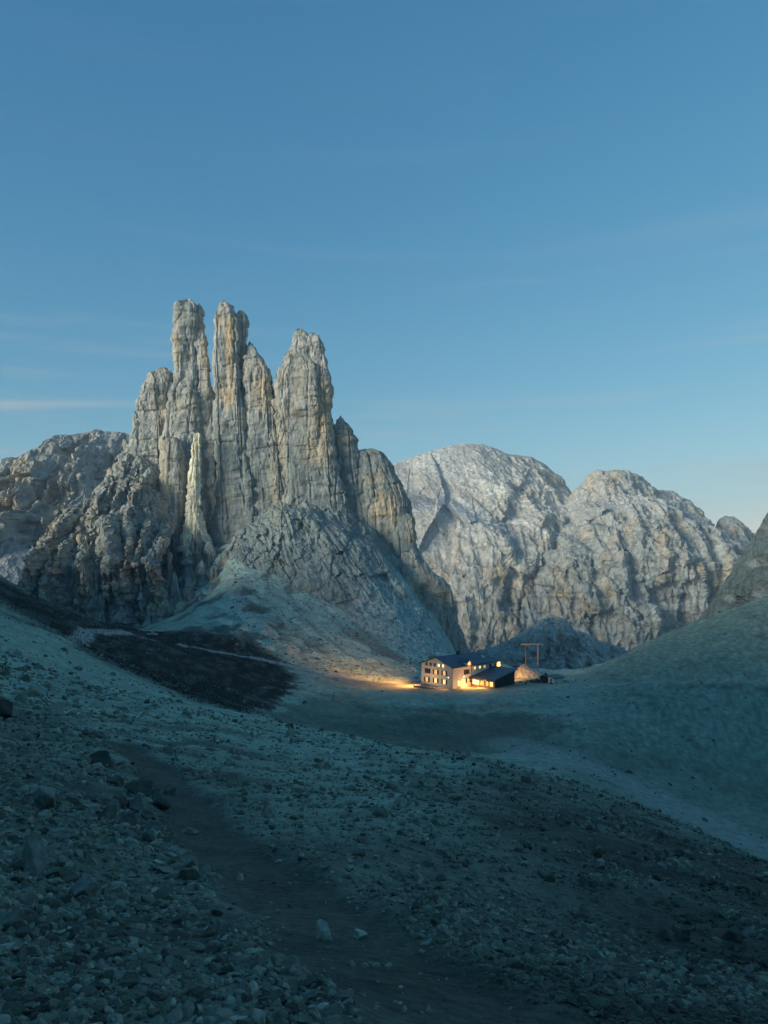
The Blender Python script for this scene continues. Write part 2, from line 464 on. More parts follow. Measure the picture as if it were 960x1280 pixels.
# downhill streaks on the big scree fan
uu = (GX * 0.82 + GY * 0.573); vv = (-GX * 0.573 + GY * 0.82)
streak = fbm(uu / 4.5, vv / 70, z0, 4, 41)
fan = sstep(232, 262, GY) * sstep(225, 280, gpx)
gc = gc * (1 + fan * (0.3 + 1.0 * streak))[..., None]
gc = lerp(gc, np.array([0.16, 0.17, 0.14]), fan * sstep(0.02, 0.30, fbm(uu / 10, vv / 45, z0, 3, 44)) * 0.75)
slabm = sstep(275, 330, GY) * sstep(215, 262, gpx)
gc = lerp(gc, np.array([.38, .48, .41]), slabm * 0.85)
gc = gc * (1 + slabm * (0.5 * fbm(uu / 2.5, vv / 14, z0, 3, 76)))[..., None]
# right hillside: thin turf between stones
hill = sstep(690, 790, gpx) * sstep(125, 150, GY)
gc = lerp(gc, np.array([0.20, 0.275, 0.215]), hill * 0.8)
gc = lerp(gc, np.array([.075, .10, .075]), hill * sstep(.10, .35, fbm(GX / 6, GY / 14, z0, 4, 48) + .25 * nf) * .4)
gc = lerp(gc, C_SCREE * .9, hill * sstep(.12, .35, fbm(GX / 9, GY / 20, z0, 4, 49)) * .5)
gc = gc * (1 + hill * 0.8 * fbm(GX / 1.1, GY / 3, z0, 4, 47))[..., None]
# dark turf on the left spur
nz = 22 * nb + 20 * nf + 10 * nn
spur_poly = [(-40, 700), (0, 722), (60, 748), (120, 772), (200, 780), (300, 795), (352, 822), (372, 850), (352, 888), (300, 892), (232, 872), (170, 845), (118, 822), (92, 806), (55, 784), (0, 756), (-40, 745)]
spur = np.zeros(GX.shape)
for k_ in range(12):                       # ragged, thinning margin
    spur += inside(gpx + nz + 16 * math.cos(k_ * 2.4) * (k_ / 12) ** .5, gpy + 0.45 * nz + 9 * math.sin(k_ * 2.4) * (k_ / 12) ** .5, spur_poly)
spur = sstep(.1, .95, spur / 12 + .35 * nn) * (GY > 85) * (GY < 262)
lo = fbm(GX / 3.0, GY / 9.0, z0, 4, 51)
gc = lerp(gc, C_GRASS, spur * (0.80 + 0.19 * sstep(-0.3, 0.1, lo)))
turf2 = sstep(0.05, 0.25, fbm(GX / 12, GY / 16, z0, 4, 54)) * sstep(95, 120, GY) * sstep(420, 330, gpx) * (1 - spur)
gc = lerp(gc, C_GRASS * 2.2, turf2 * 0.7)
vall = sstep(640, 760, gpx) * sstep(95, 110, GY) * sstep(165, 140, GY)
gc = lerp(gc, np.array([.12, .155, .12]), vall * (.45 + .5 * sstep(-.2, .3, nb + .5 * nf)) * .8)
# flat dark meadow before the hut and the streambed to its right
mead = sstep(1.25, 0.55, np.hypot((gpx - 570) / 175, (gpy - 915) / 34) + 0.5 * nb + 0.45 * nf) * sstep(125, 140, GY)
gc = lerp(gc, C_MEAD, mead * 0.75)
mead2 = sstep(1.1, 0.8, np.hypot((gpx - 420) / 70, (gpy - 905) / 40) + 0.3 * nb) * sstep(120, 140, GY)
gc = lerp(gc, C_MEAD * 1.8, mead2 * 0.6)
def screen_band(pts, w0, w1, dmin, dmax):
    q = np.array([[(a - CX) * d / F, d] for a, b, d in pts])
    return (1 - sstep(w0, w1, poly_dist(GX, GY, q) + 0.6 * w0 * nb)) * (GY > dmin) * (GY < dmax)
gc = lerp(gc, C_TRAIL, screen_band([(640, 930, 152), (700, 950, 138), (770, 985, 127), (850, 1020, 118), (930, 1060, 108)], 3.0, 8.5, 100, 175) * 0.5)
gc = lerp(gc, C_TRAIL, screen_band([(1000, 880, 186), (960, 876, 187), (900, 872, 190), (850, 858, 194), (800, 850, 198), (735, 856, 206), (680, 862, 212)], 0.6, 1.4, 150, 240) * 0.6)
gc = lerp(gc, C_GRASS * 1.5, screen_band([(1000, 886, 181), (960, 881, 183), (900, 876, 186), (860, 864, 190)], 0.4, 1.1, 150, 240) * 0.5)
gc = lerp(gc, C_TRAIL, screen_band([(60, 838, 112), (98, 815, 132), (110, 795, 158), (140, 786, 185), (230, 800, 222), (290, 812, 232), (350, 822, 236), (420, 840, 236), (470, 850, 232), (527, 858, 226)], 0.9, 2.0, 85, 260) * 0.85)
gc = lerp(gc, C_TRAIL, screen_band([(290, 740, 330), (300, 770, 296), (345, 800, 262), (400, 825, 246), (450, 848, 234)], 1.0, 2.6, 225, 345) * 0.7)
yard = np.exp(-(((GX - 8) / 26) ** 2 + ((GY - 228) / 12) ** 2) ** 2) + np.exp(-(((GX - 30) / 22) ** 2 + ((GY - 226) / 13) ** 2) ** 2)
gc = lerp(gc, C_YARD, np.clip(yard, 0, 1) * 0.7)
gc = gc * (1 - .5 * sstep(40, 12, GY))[..., None]      # foreground shade painted in: colour darkens towards the viewer
# near ground: earth between the stones; extra corner darkening painted in to the right
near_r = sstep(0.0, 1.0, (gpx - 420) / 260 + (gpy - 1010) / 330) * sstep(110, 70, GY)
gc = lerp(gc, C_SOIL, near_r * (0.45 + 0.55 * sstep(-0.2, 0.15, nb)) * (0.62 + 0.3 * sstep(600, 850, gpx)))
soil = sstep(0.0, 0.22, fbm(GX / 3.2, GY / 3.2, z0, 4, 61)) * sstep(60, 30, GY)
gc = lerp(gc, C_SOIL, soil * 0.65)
rub = screen_band([(410, 935, 60), (425, 985, 26), (470, 1040, 14), (560, 1100, 8.8), (660, 1180, 5.6)], 1.0, 3.4, 3, 90)
gc = lerp(gc, C_SCREE * 1.05, rub * 0.6 * sstep(5, 20, GY))
pmask = path_mask(GX, GY) * sstep(40, 24, GY)
gc = lerp(gc, C_PATH, pmask * 0.92)
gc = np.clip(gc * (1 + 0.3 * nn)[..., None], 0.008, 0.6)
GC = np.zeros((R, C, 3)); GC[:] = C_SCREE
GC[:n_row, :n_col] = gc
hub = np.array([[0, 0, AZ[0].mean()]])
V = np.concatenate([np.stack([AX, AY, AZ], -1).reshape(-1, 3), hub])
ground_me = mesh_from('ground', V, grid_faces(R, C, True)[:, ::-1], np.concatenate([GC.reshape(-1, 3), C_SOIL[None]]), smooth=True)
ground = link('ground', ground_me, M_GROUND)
tag(ground, 'bluish scree slopes, dark turf spur and meadow basin around the lit hut', kind='structure')

# ------------------------------------------------------------------ rock: lofted buttresses and folded mountain faces
def grid_normals(P, wrap):
    if wrap:
        du = np.roll(P, -1, 1) - np.roll(P, 1, 1)
    else:
        du = np.gradient(P, axis=1)
    dv = np.gradient(P, axis=0)
    n = np.cross(du, dv)
    return n / np.maximum(np.linalg.norm(n, axis=-1, keepdims=True), 1e-9)

def rock_relief(P, s=1.0, amp=1.0, seed=0, crack=1.0, blocks=1.0, strata=1.0):
    """signed displacement in metres for jointed, bedded dolomite"""
    x, y, z = P[..., 0] / s, P[..., 1] / s, P[..., 2] / s
    wx = 0.6 * perlin(x / 13, y / 13, z / 22, seed + 3)
    zz = z + 1.2 * perlin(x / 17, y / 17, z / 9, seed + 5)
    d = 1.4 * fbm(x / 19, y / 19, z / 60, 2, seed)
    c1 = np.clip(1 - np.abs(perlin((x + wx) / 8.5, (y + wx) / 8.5, z / 120, seed + 7)) * 9, 0, 1)
    c2 = np.clip(1 - np.abs(perlin((x + wx) / 3.3, (y + wx) / 3.3, z / 60, seed + 9)) * 6, 0, 1)
    d = d - crack * (1.3 * c1 ** 1.3 + 0.15 * c2)
    u = x + 0.62 * y + 0.5 * wx
    b0, t0, ea0, eb0 = joints(u, zz, 12.0, 30.0, seed + 4)
    b1, t1, ea1, eb1 = joints(u + 0.4 * wx, zz, 5.2, 9.0, seed + 1)
    b2, t2, ea2, eb2 = joints(u, zz, 2.1, 2.6, seed + 2)
    e1 = ea1
    b3, e3, t3 = cells(x / 6.5, y / 6.5, zz / 15, seed + 6)
    d = d + blocks * (2.6 * (b0 - 0.5) + 1.5 * t0 + 1.2 * (b1 - 0.5) + 0.8 * t1 + 0.55 * (b2 - 0.5) + 0.5 * t2 + 0.7 * t3
                      - 1.3 * sstep(0.05, 0.0, ea0) - 0.35 * sstep(0.06, 0.0, ea1) - 0.45 * sstep(0.06, 0.0, eb1))
    st = perlin(0.05 * x, 0.05 * y, zz / 5.0, seed + 11)
    hc = np.clip(1 - np.abs(perlin(0.03 * x, 0.03 * y, zz / 11, seed + 12)) * 14, 0, 1)
    d = d + strata * (0.8 * np.tanh(6 * st) - 1.0 * hc)
    d = d + 0.22 * fbm(x / 1.2, y / 1.2, z / 2.4, 2, seed + 15)
    return d * s * amp, c1, e1, st

OCHRE_SPOTS = [  # photo column, row, half width, half height, strength: yellow and red walls where the rock broke away
    (288, 430, 7, 55, .95), (285, 490, 10, 22, .8), (256, 440, 6, 45, .55), (222, 432, 4, 40, .45), (330, 490, 14, 26, .7), (405, 520, 16, 40, .8),
    (398, 560, 22, 24, .5), (372, 470, 30, 36, .22), (432, 550, 12, 14, .5), (200, 510, 8, 24, .5), (480, 635, 18, 22, .75), (515, 660, 6, 24, .7), (470, 600, 14, 12, .4),
    (552, 745, 14, 14, .6), (525, 730, 30, 22, .35), (262, 712, 6, 20, .6), (283, 708, 8, 12, .6), (206, 640, 5, 90, .55), (198, 740, 12, 30, .5),
    (100, 738, 7, 18, .6), (66, 680, 9, 60, .5), (155, 720, 14, 40, .3), (205, 560, 8, 60, .3), (345, 600, 10, 60, .3), (25, 590, 12, 22, .65), (10, 640, 14, 20, .5),
    (350, 560, 10, 70, .28)]
def rock_colour(P, relief, s=1.0, seed=0, spots=OCHRE_SPOTS, base=GREY, general=0.35, pale_top=0.0):
    d, c1, e1, st = relief
    x, y, z = P[..., 0] / s, P[..., 1] / s, P[..., 2] / s
    px, py = CX + F * P[..., 0] / P[..., 1], HY - F * P[..., 2] / P[..., 1]
    c = np.broadcast_to(base, P.shape).copy()
    big = fbm(x / 24, y / 24, z / 30, 3, seed + 41)
    ver = fbm(x / 2.2, y / 2.2, z / 38, 4, seed + 43)
    spk = fbm(x / 1.3, y / 1.3, z / 1.3, 3, seed + 45)
    c = c * (1 + 0.4 * big + 1.05 * ver + 0.45 * spk)[..., None]
    c = lerp(c, DARK, np.clip(sstep(0.08, 0.34, ver + 0.4 * big), 0, 1) * 0.75)
    if spots is OCHRE_SPOTS and s == 1.0:      # bluish shade on the massif's lower walls, put into the rock colour
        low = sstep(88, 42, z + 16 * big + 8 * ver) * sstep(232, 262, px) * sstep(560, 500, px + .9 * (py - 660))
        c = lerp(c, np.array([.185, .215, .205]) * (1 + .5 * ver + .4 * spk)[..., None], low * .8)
    oc = np.zeros(px.shape)
    for (a, b, w, h, k) in spots:
        oc = np.maximum(oc, k * np.exp(-(((px - a) / w) ** 2 + ((py - b) / h) ** 2) ** 1.5))
    oc = oc * sstep(-0.45, 0.10, spk + ver + 0.3 * st)
    gen = general * sstep(0.12, 0.40, fbm(x / 13, y / 13, z / 22, 3, seed + 47))
    c = lerp(c, OCHRE, np.clip(np.maximum(oc, gen), 0, 1))
    c = lerp(c, PALE, 0.5 * sstep(0.30, 0.6, np.abs(st)) * (st < 0))
    return np.clip(c, 0.03, 0.75)

class Rock:
    """collects several lofted bodies into one mesh"""
    def __init__(self): self.v, self.f, self.c, self.n = [], [], [], 0
    def add(self, P, faces, colr):
        P = P.reshape(-1, 3); self.v.append(P); self.f.append(faces + self.n); self.c.append(colr.reshape(-1, 3)); self.n += len(P)
    def build(self, name, parent=None, mat=None):
        me = mesh_from(name, np.concatenate(self.v), np.concatenate(self.f), np.concatenate(self.c))
        return link(name, me, mat or M_ROCK, parent)

def loft(rk, rows, D, depth=1.0, e=3.0, step=0.60, amp=1.0, seed=0, s=1.0, yaw=0.0, lean=0.0, tip=2.5, base=GREY, general=0.3, spots=OCHRE_SPOTS, minhd=None, **kw):
    """rows (photo row, left column, right column) give the outline at distance D; depth = thickness over width; e = squareness"""
    rows = np.array(sorted(rows, key=lambda r: -r[0]), float)
    zs = (HY - rows[:, 0]) * D / F
    n_z = max(6, int((zs[-1] - zs[0]) / step) + 1)
    z = np.linspace(zs[0], zs[-1], n_z)
    q = pchip(zs, rows[:, 1:], z)
    xl, xr = (q[:, 0] - CX) * D / F, (q[:, 1] - CX) * D / F
    cx, hw = (xl + xr) / 2, np.maximum((xr - xl) / 2, 0.3)
    n_f = int(max(20, math.pi * hw.max() / step)); n_b = max(10, n_f // 4)
    th = np.concatenate([np.linspace(math.pi, 2 * math.pi, n_f, endpoint=False), np.linspace(0, math.pi, n_b, endpoint=False)])
    ct, st = np.cos(th), np.sin(th)
    rx, ry = np.sign(ct) * np.abs(ct) ** (2 / e), np.sign(st) * np.abs(st) ** (2 / e)
    hd = hw * depth
    if minhd: hd = np.maximum(hd, minhd)
    cap = 1 - np.clip((z - (zs[-1] - tip)) / tip, 0, 1) ** 2.2 * 0.55
    X = cx[:, None] + (hw * cap)[:, None] * rx[None]
    Yr = (hd * cap)[:, None] * ry[None]
    X = X + yaw * Yr
    Y = D + Yr + lean * (z - zs[0])[:, None] + yaw * 0.3 * (X - cx[:, None])
    P = np.stack([X, Y, np.repeat(z[:, None], len(th), 1)], -1)
    N = grid_normals(P, True)
    N[..., 2] *= 0.3
    out = np.sign((N * np.stack([X - cx[:, None], Yr, 0 * X], -1)).sum(-1).mean()) or 1
    N = N * out / np.maximum(np.linalg.norm(N, axis=-1, keepdims=True), 1e-6)
    rel = rock_relief(P, s, amp, seed, **kw)
    lim = np.minimum(1, hw / (3.5 * s * max(amp, .3)))[:, None]
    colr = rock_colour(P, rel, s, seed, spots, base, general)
    P = P + N * ((rel[0] - rel[0].mean() - 0.35 * s * amp) * lim)[..., None]
    P[..., 2] += 0.5 * s * amp * fbm(P[..., 0] / 3, P[..., 1] / 3, P[..., 2] / 3, 3, seed + 77)
    P[-1, :, 2] += RNG.normal(0, 0.25 * s, len(th))
    top = P[-1].mean(0) + np.array([0, 0, 0.6 * s]); n = n_z * len(th)
    f = grid_faces(n_z, len(th), True)
    j = np.arange(len(th)); last = (n_z - 1) * len(th)
    cap_f = np.stack([last + j, last + (j + 1) % len(th), np.full(len(th), n), np.full(len(th), n)], 1)
    # close the top with thin quads (doubled apex)
    P2 = np.concatenate([P.reshape(-1, 3), top[None], top[None] + 1e-3]); cap_f[:, 3] = n + 1
    rk.add(P2, np.concatenate([f, cap_f]), np.concatenate([colr.reshape(-1, 3), colr[-1, :1], colr[-1, :1]]))

massif = empty('rock_massif', at(330, 690, 400))
tag(massif, 'jagged pale dolomite massif with three upright towers above the scree', 'mountain')
def under(o):          # keep world coordinates under the massif's empty
    o.matrix_parent_inverse = Matrix.Translation(-massif.location); return o

# left twin tower
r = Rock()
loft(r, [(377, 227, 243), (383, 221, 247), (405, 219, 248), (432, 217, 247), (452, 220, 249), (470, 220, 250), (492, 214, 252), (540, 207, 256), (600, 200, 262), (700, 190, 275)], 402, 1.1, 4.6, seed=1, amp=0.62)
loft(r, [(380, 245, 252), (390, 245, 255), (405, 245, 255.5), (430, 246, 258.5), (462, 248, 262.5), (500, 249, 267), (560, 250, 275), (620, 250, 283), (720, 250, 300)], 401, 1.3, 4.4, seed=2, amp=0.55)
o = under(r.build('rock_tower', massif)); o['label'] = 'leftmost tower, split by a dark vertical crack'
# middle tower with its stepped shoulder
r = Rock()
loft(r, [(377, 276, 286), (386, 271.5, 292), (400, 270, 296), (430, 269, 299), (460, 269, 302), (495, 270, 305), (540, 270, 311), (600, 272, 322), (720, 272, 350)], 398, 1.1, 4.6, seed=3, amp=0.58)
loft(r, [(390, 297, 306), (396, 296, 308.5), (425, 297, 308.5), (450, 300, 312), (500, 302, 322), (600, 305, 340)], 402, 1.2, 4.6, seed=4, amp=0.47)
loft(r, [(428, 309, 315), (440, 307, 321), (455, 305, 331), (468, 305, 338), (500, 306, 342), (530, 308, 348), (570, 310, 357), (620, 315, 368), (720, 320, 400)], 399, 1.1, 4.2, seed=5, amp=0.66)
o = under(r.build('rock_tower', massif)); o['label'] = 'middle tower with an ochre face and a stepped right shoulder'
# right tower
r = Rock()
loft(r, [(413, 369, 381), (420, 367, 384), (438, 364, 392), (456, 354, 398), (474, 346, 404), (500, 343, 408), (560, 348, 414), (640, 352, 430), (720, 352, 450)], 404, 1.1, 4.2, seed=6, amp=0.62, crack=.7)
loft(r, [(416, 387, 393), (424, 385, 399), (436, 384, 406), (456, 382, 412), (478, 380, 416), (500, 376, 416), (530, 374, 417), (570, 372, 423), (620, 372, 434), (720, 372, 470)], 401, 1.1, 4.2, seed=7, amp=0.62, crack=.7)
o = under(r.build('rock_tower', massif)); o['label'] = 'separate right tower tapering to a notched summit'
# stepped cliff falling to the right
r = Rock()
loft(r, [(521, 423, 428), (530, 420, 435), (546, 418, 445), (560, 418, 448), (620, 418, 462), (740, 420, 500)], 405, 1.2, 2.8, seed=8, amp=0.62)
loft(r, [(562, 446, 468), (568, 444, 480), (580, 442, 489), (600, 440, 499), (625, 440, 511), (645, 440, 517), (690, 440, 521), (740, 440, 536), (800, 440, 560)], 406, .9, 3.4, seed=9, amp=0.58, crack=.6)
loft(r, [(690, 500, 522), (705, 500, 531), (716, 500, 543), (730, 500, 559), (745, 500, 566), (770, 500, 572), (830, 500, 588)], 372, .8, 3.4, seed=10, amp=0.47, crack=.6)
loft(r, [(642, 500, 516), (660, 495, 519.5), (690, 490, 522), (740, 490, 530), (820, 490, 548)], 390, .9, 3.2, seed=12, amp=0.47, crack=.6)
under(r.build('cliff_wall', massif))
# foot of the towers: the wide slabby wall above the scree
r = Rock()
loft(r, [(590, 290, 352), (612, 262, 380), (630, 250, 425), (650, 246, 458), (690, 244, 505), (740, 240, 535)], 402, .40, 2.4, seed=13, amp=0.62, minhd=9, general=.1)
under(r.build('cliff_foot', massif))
# left shoulder
r = Rock()
loft(r, [(462, 198, 211), (468, 192, 217), (480, 183, 220), (500, 177, 221), (530, 169, 222), (570, 162, 224), (620, 152, 228), (700, 140, 236), (790, 130, 240)], 405, 1.0, 2.6, seed=14, amp=0.78)
loft(r, [(515, 167, 171), (522, 166, 173), (540, 165, 174), (560, 160, 176)], 403, 1.2, 2.6, seed=15, amp=0.39)
loft(r, [(560, 158, 172), (580, 150, 184), (620, 138, 198), (680, 128, 206), (790, 118, 214)], 398, .9, 2.4, seed=16, amp=1.01)
under(r.build('rock_shoulder', massif))
# tall pillar below the left tower, its left edge lit
r = Rock()
loft(r, [(548, 206, 226), (570, 203, 230), (610, 200, 232), (660, 198, 232), (700, 195, 234), (740, 188, 238), (790, 180, 246)], 386, .9, 3.4, seed=17, amp=0.55, base=GREY * 1.08)
under(r.build('rock_pillar', massif))
# free-standing pale needle
r = Rock()
loft(r, [(541, 242, 249.5), (548, 240.8, 250.2), (570, 239.5, 249.5), (592, 237, 249.5), (615, 234, 250), (635, 233, 253), (655, 231, 257), (668, 228, 260), (690, 222, 266)], 380, 1.0, 2.6, step=.45, seed=18, s=.5, amp=.6, base=CREAM, general=.25, spots=[], tip=1.0)
o = under(r.build('rock_needle', massif)); o['label'] = 'thin cream needle standing free of the wall'
# crags around the needle's foot
r = Rock()
crag = [(664, 246, 20, 95, 372), (676, 262, 13, 60, 368), (690, 282, 12, 50, 362), (684, 234, 12, 70, 366), (700, 252, 15, 60, 352), (706, 270, 12, 46, 350), (716, 218, 11, 70, 345),
        (722, 236, 13, 60, 338), (742, 206, 11, 50, 325), (750, 226, 12, 46, 320), (738, 250, 13, 50, 330), (690, 212, 9, 90, 360)]
for k, (py, px, w, h, D) in enumerate(crag):
    loft(r, [(py, px - w * .16, px + w * .16), (py + h * .15, px - w * .4, px + w * .4), (py + h * .5, px - w * .75, px + w * .8), (py + h, px - w * 1.25, px + w * 1.3)], D, 1.0, 2.4, seed=20 + k, step=.75, amp=.8, general=.5, tip=1.5)
under(r.build('crag', massif))
# broken fins and spires low on the left
r = Rock()
fins = [(652, 72, 13, 160, 374), (664, 101, 12, 150, 366), (622, 124, 14, 180, 384), (650, 155, 11, 150, 374), (664, 174, 11, 130, 368), (692, 152, 17, 110, 350), (700, 180, 14, 100, 350),
        (706, 122, 15, 100, 350), (700, 90, 14, 110, 358), (740, 160, 13, 70, 338), (752, 190, 11, 60, 332), (600, 150, 14, 190, 392), (586, 138, 10, 120, 396)]
for k, (py, px, w, h, D) in enumerate(fins):
    sk = random.uniform(-.5, .5)
    loft(r, [(py, px - w * .2, px + w * .16), (py + h * .06, px - w * .42, px + w * .36), (py + h * .25, px - w * (.8 + .2 * sk), px + w * (.7 - .2 * sk)), (py + h * .6, px - w * 1.25, px + w * 1.2), (py + h, px - w * 1.8, px + w * 1.7)],
         D, random.uniform(1.0, 1.8), random.uniform(1.5, 1.9), seed=40 + k, step=.8, amp=.95, general=.4, tip=1.2, yaw=random.uniform(-.6, .1), blocks=1.1)
under(r.build('rock_fin', massif))


# ---- far faces
def face(name, sky, d_top, foot, d_foot, n_c, n_r, s, seed, amp=1.0, ribs=30.0, rib_w=70.0, ledge=0.62, ledge_w=0.16, steep=0.75, base=GREY, spots=(), general=.3, back=500.0, mat=None, smooth_left=None, bands=None, ledge_tilt=0.0, rgh=1.0, blocks=.8, facet=.45, jag=1.2, zl=1.0, shear=0.0, crown=0.35):
    """a mountain side with foot and skyline given as photo rows at their distances, closed by a rear slope"""
    sky = np.array(sky, float); foot = np.array(foot, float)
    px = np.linspace(sky[0, 0], sky[-1, 0], n_c)
    ys = pchip(sky[:, 0], sky[:, 1], px); ys = ys + jag * (2.6 * fbm(px / 22, 0 * px, 0 * px, 4, seed + 51) - 1.2 * ridged(px / 9, 0 * px, 0 * px, 2, seed + 53) + .4); yf = np.interp(px, foot[:, 0], foot[:, 1])
    dt = np.interp(px, *zip(*d_top)) if isinstance(d_top, list) else np.full(n_c, float(d_top))
    df = np.interp(px, *zip(*d_foot)) if isinstance(d_foot, list) else np.full(n_c, float(d_foot))
    t = np.linspace(0, 1, n_r)[:, None]
    zt, zf = (HY - ys) * dt / F, (HY - yf) * df / F
    Z = zf + (zt - zf) * t
    lw = ((yf - np.interp(px, *zip(*bands))) / (yf - ys) if bands else ledge) + ledge_tilt * (px - px.mean()) / np.ptp(px) + 0.10 * perlin(px / 90, 0 * px, 0 * px, seed + 1)
    g = t * (1 - ledge_w) * (1 - crown) + ledge_w * sstep(lw - 0.05, lw + 0.05, t) + (1 - ledge_w) * crown * t ** 5
    g = g * steep + t * (1 - steep)
    Y = df + (dt - df) * g
    X0 = (px - CX) / F
    X = X0[None] * (df + (dt - df) * t)
    wob = 0.45 * rib_w * perlin(X / (2.6 * rib_w), Z / (3.0 * rib_w), 0 * X, seed + 2)
    wob = wob + shear * Z
    rb = ridged((X + wob) / rib_w, 0.1 * Z / rib_w, Z / (4.5 * zl * rib_w), 4, seed + 3)
    rb2 = ridged((X + wob) / (rib_w * .36), 0 * Z, Z / (1.6 * zl * rib_w), 3, seed + 4)
    env = np.sin(np.pi * np.clip(t, 0, 1) ** 0.8) ** 0.55 * np.ones_like(X)
    sm = 1.0 if smooth_left is None else (0.25 + 0.75 * sstep(smooth_left[0], smooth_left[1], px[None] + 90 * (1 - t) - 40))
    Y = Y - ribs * env * sm * (rb - 0.3) - 0.4 * ribs * env * sm * (rb2 - 0.3)
    rb3 = ridged((X + wob) / (3.1 * rib_w), 0 * Z, Z / (9 * rib_w), 2, seed + 6)
    Y = Y - 1.1 * ribs * env * sm * (rb3 - 0.3)
    f1, e1_, t1_ = cells(X / (.85 * rib_w), 0 * Z + .5, Z / (1.3 * rib_w), seed + 7)
    f2, e2_, t2_ = cells(X / (.33 * rib_w), 0 * Z + .5, Z / (.5 * rib_w), seed + 8)
    Y = Y - facet * ribs * env * (1.0 * (f1 - .5) + 1.5 * t1_ + .5 * (f2 - .5) + .8 * t2_)
    # rear slope
    tb = np.linspace(0, 1, 10)[1:, None]
    Xb = np.repeat(X[-1:], 9, 0) * (1 + tb * back / dt); Yb = Y[-1:] + tb * back; Zb = zt - tb ** 1.3 * back * 0.8 + 0 * Xb
    P = np.stack([np.vstack([X, Xb]), np.vstack([Y, Yb]), np.vstack([Z, Zb])], -1)
    N = grid_normals(P, False)
    if N[n_r // 2, :, 1].mean() > 0: N = -N
    rel = rock_relief(P, s, amp, seed, crack=.5, blocks=blocks)
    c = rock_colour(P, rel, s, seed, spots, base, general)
    sm2 = np.ones(P.shape[:2]); sm2[:n_r] = sm * np.ones_like(X); sm2[:n_r] *= (0.35 + 0.65 * sstep(0.0, 0.03, 1.0 - t)) 
    if smooth_left is not None:
        c[:n_r] = lerp(c[:n_r], PALE, (1 - sm) * 0.5 * np.ones_like(X))
    if bands:
        c[:n_r] = lerp(c[:n_r], PALE, 0.7 * np.exp(-((t - lw) / 0.05) ** 2) * np.ones_like(X))
    dg = fbm((P[..., 0] * .75 + P[..., 2]) / (9 * s), P[..., 1] / (60 * s), (P[..., 0] - P[..., 2]) / (60 * s), 4, seed + 31)
    if smooth_left is not None:
        c = c * (1 + 0.9 * dg)[..., None]
        rel = (rel[0] + 2.2 * s * dg,) + rel[1:]
    P = P + N * (rel[0] * sm2 * rgh)[..., None]
    P[n_r - 1, :, 2] += 1.2 * s * fbm(P[n_r - 1, :, 0] / (6 * s), 0 * px, 0 * px, 4, seed + 9)
    me = mesh_from(name, P.reshape(-1, 3), grid_faces(P.shape[0], n_c), c.reshape(-1, 3))
    return link(name, me, mat or M_FAR)

aretes = face('arete_wall', [(50, 745), (56, 715), (62, 680), (70, 655), (85, 634), (102, 628), (122, 608), (140, 582), (156, 566), (170, 560), (190, 572), (215, 600), (235, 640)],
              [(50, 392), (140, 404), (235, 400)], [(50, 800), (235, 800)], [(50, 362), (235, 358)], 230, 220, 1.0, 201, amp=1.0, ribs=32, rib_w=17, facet=.06, zl=2.2, ledge_w=.05, steep=.35, spots=OCHRE_SPOTS, general=.4, back=30, mat=M_ROCK)
aretes.parent = massif; under(aretes)
apron = face('slab_apron', [(246, 765), (256, 725), (268, 690), (284, 655), (305, 620), (335, 590), (370, 575), (410, 582), (440, 605), (466, 634), (490, 666), (516, 706), (540, 750), (562, 798)],
             [(246, 372), (284, 400), (320, 418), (440, 420), (500, 404), (562, 376)], [(246, 775), (300, 748), (360, 765), (420, 786), (480, 806), (562, 832)], [(246, 338), (300, 334), (360, 320), (420, 308), (480, 298), (562, 288)],
             300, 170, 1.0, 221, amp=.5, ribs=3.2, rib_w=12, facet=.5, zl=1.2, shear=.7, ledge_w=.10, steep=1.0, crown=0.0, spots=OCHRE_SPOTS, general=.04, back=10, mat=M_ROCK, base=np.array([.37, .46, .42]), jag=.8)
apron.parent = massif; under(apron)
DOME_SPOTS = [(690, 600, 12, 14, .6), (740, 600, 10, 14, .6), (765, 605, 8, 14, .6), (830, 680, 10, 20, .7), (810, 625, 14, 14, .35), (620, 715, 18, 12, .6), (650, 735, 14, 14, .55), (700, 745, 14, 26, .65), (725, 760, 12, 16, .6), (755, 745, 10, 30, .45), (875, 640, 14, 12, .4), (545, 700, 14, 10, .35)]
dome = face('mountain', [(380, 700), (440, 640), (490, 582), (510, 574), (535, 565), (560, 558), (580, 555), (600, 555), (622, 562), (640, 569), (662, 571), (680, 580), (700, 597), (716, 616), (740, 640), (770, 665), (800, 690)],
            1420, [(380, 830), (800, 840)], 1080, 380, 240, 3.0, 101, amp=.9, ribs=52, rib_w=110, facet=.24, jag=.6, ledge_w=.16, bands=[(380, 660), (490, 640), (560, 650), (620, 680), (700, 640), (800, 700)], base=GREY * 1.2 * np.array([1.06, 1, .94]), spots=DOME_SPOTS, smooth_left=(540, 660), blocks=.7)
tag(dome, 'broad pale rounded mountain beyond the hut, smooth bare slabs on its left', 'mountain')
peak = face('mountain', [(640, 700), (690, 652), (708, 628), (722, 609), (735, 595), (750, 588), (770, 589), (790, 593), (806, 600), (818, 611), (830, 613), (842, 617), (858, 626), (872, 640), (884, 655), (891, 664), (898, 652), (908, 645), (918, 647), (928, 657), (940, 668), (965, 690), (1010, 700), (1100, 690)],
            [(640, 1300), (870, 1250), (1100, 1200)], [(640, 826), (900, 840), (1100, 840)], [(640, 1010), (1100, 960)], 420, 260, 2.8, 121, amp=1.1, ribs=52, rib_w=80, facet=.3, jag=1.6, ledge_w=.26, bands=[(640, 700), (690, 655), (715, 638), (760, 640), (815, 644), (850, 662), (900, 690), (1100, 740)], base=GREY * 1.12, spots=DOME_SPOTS, general=.42, blocks=.6)
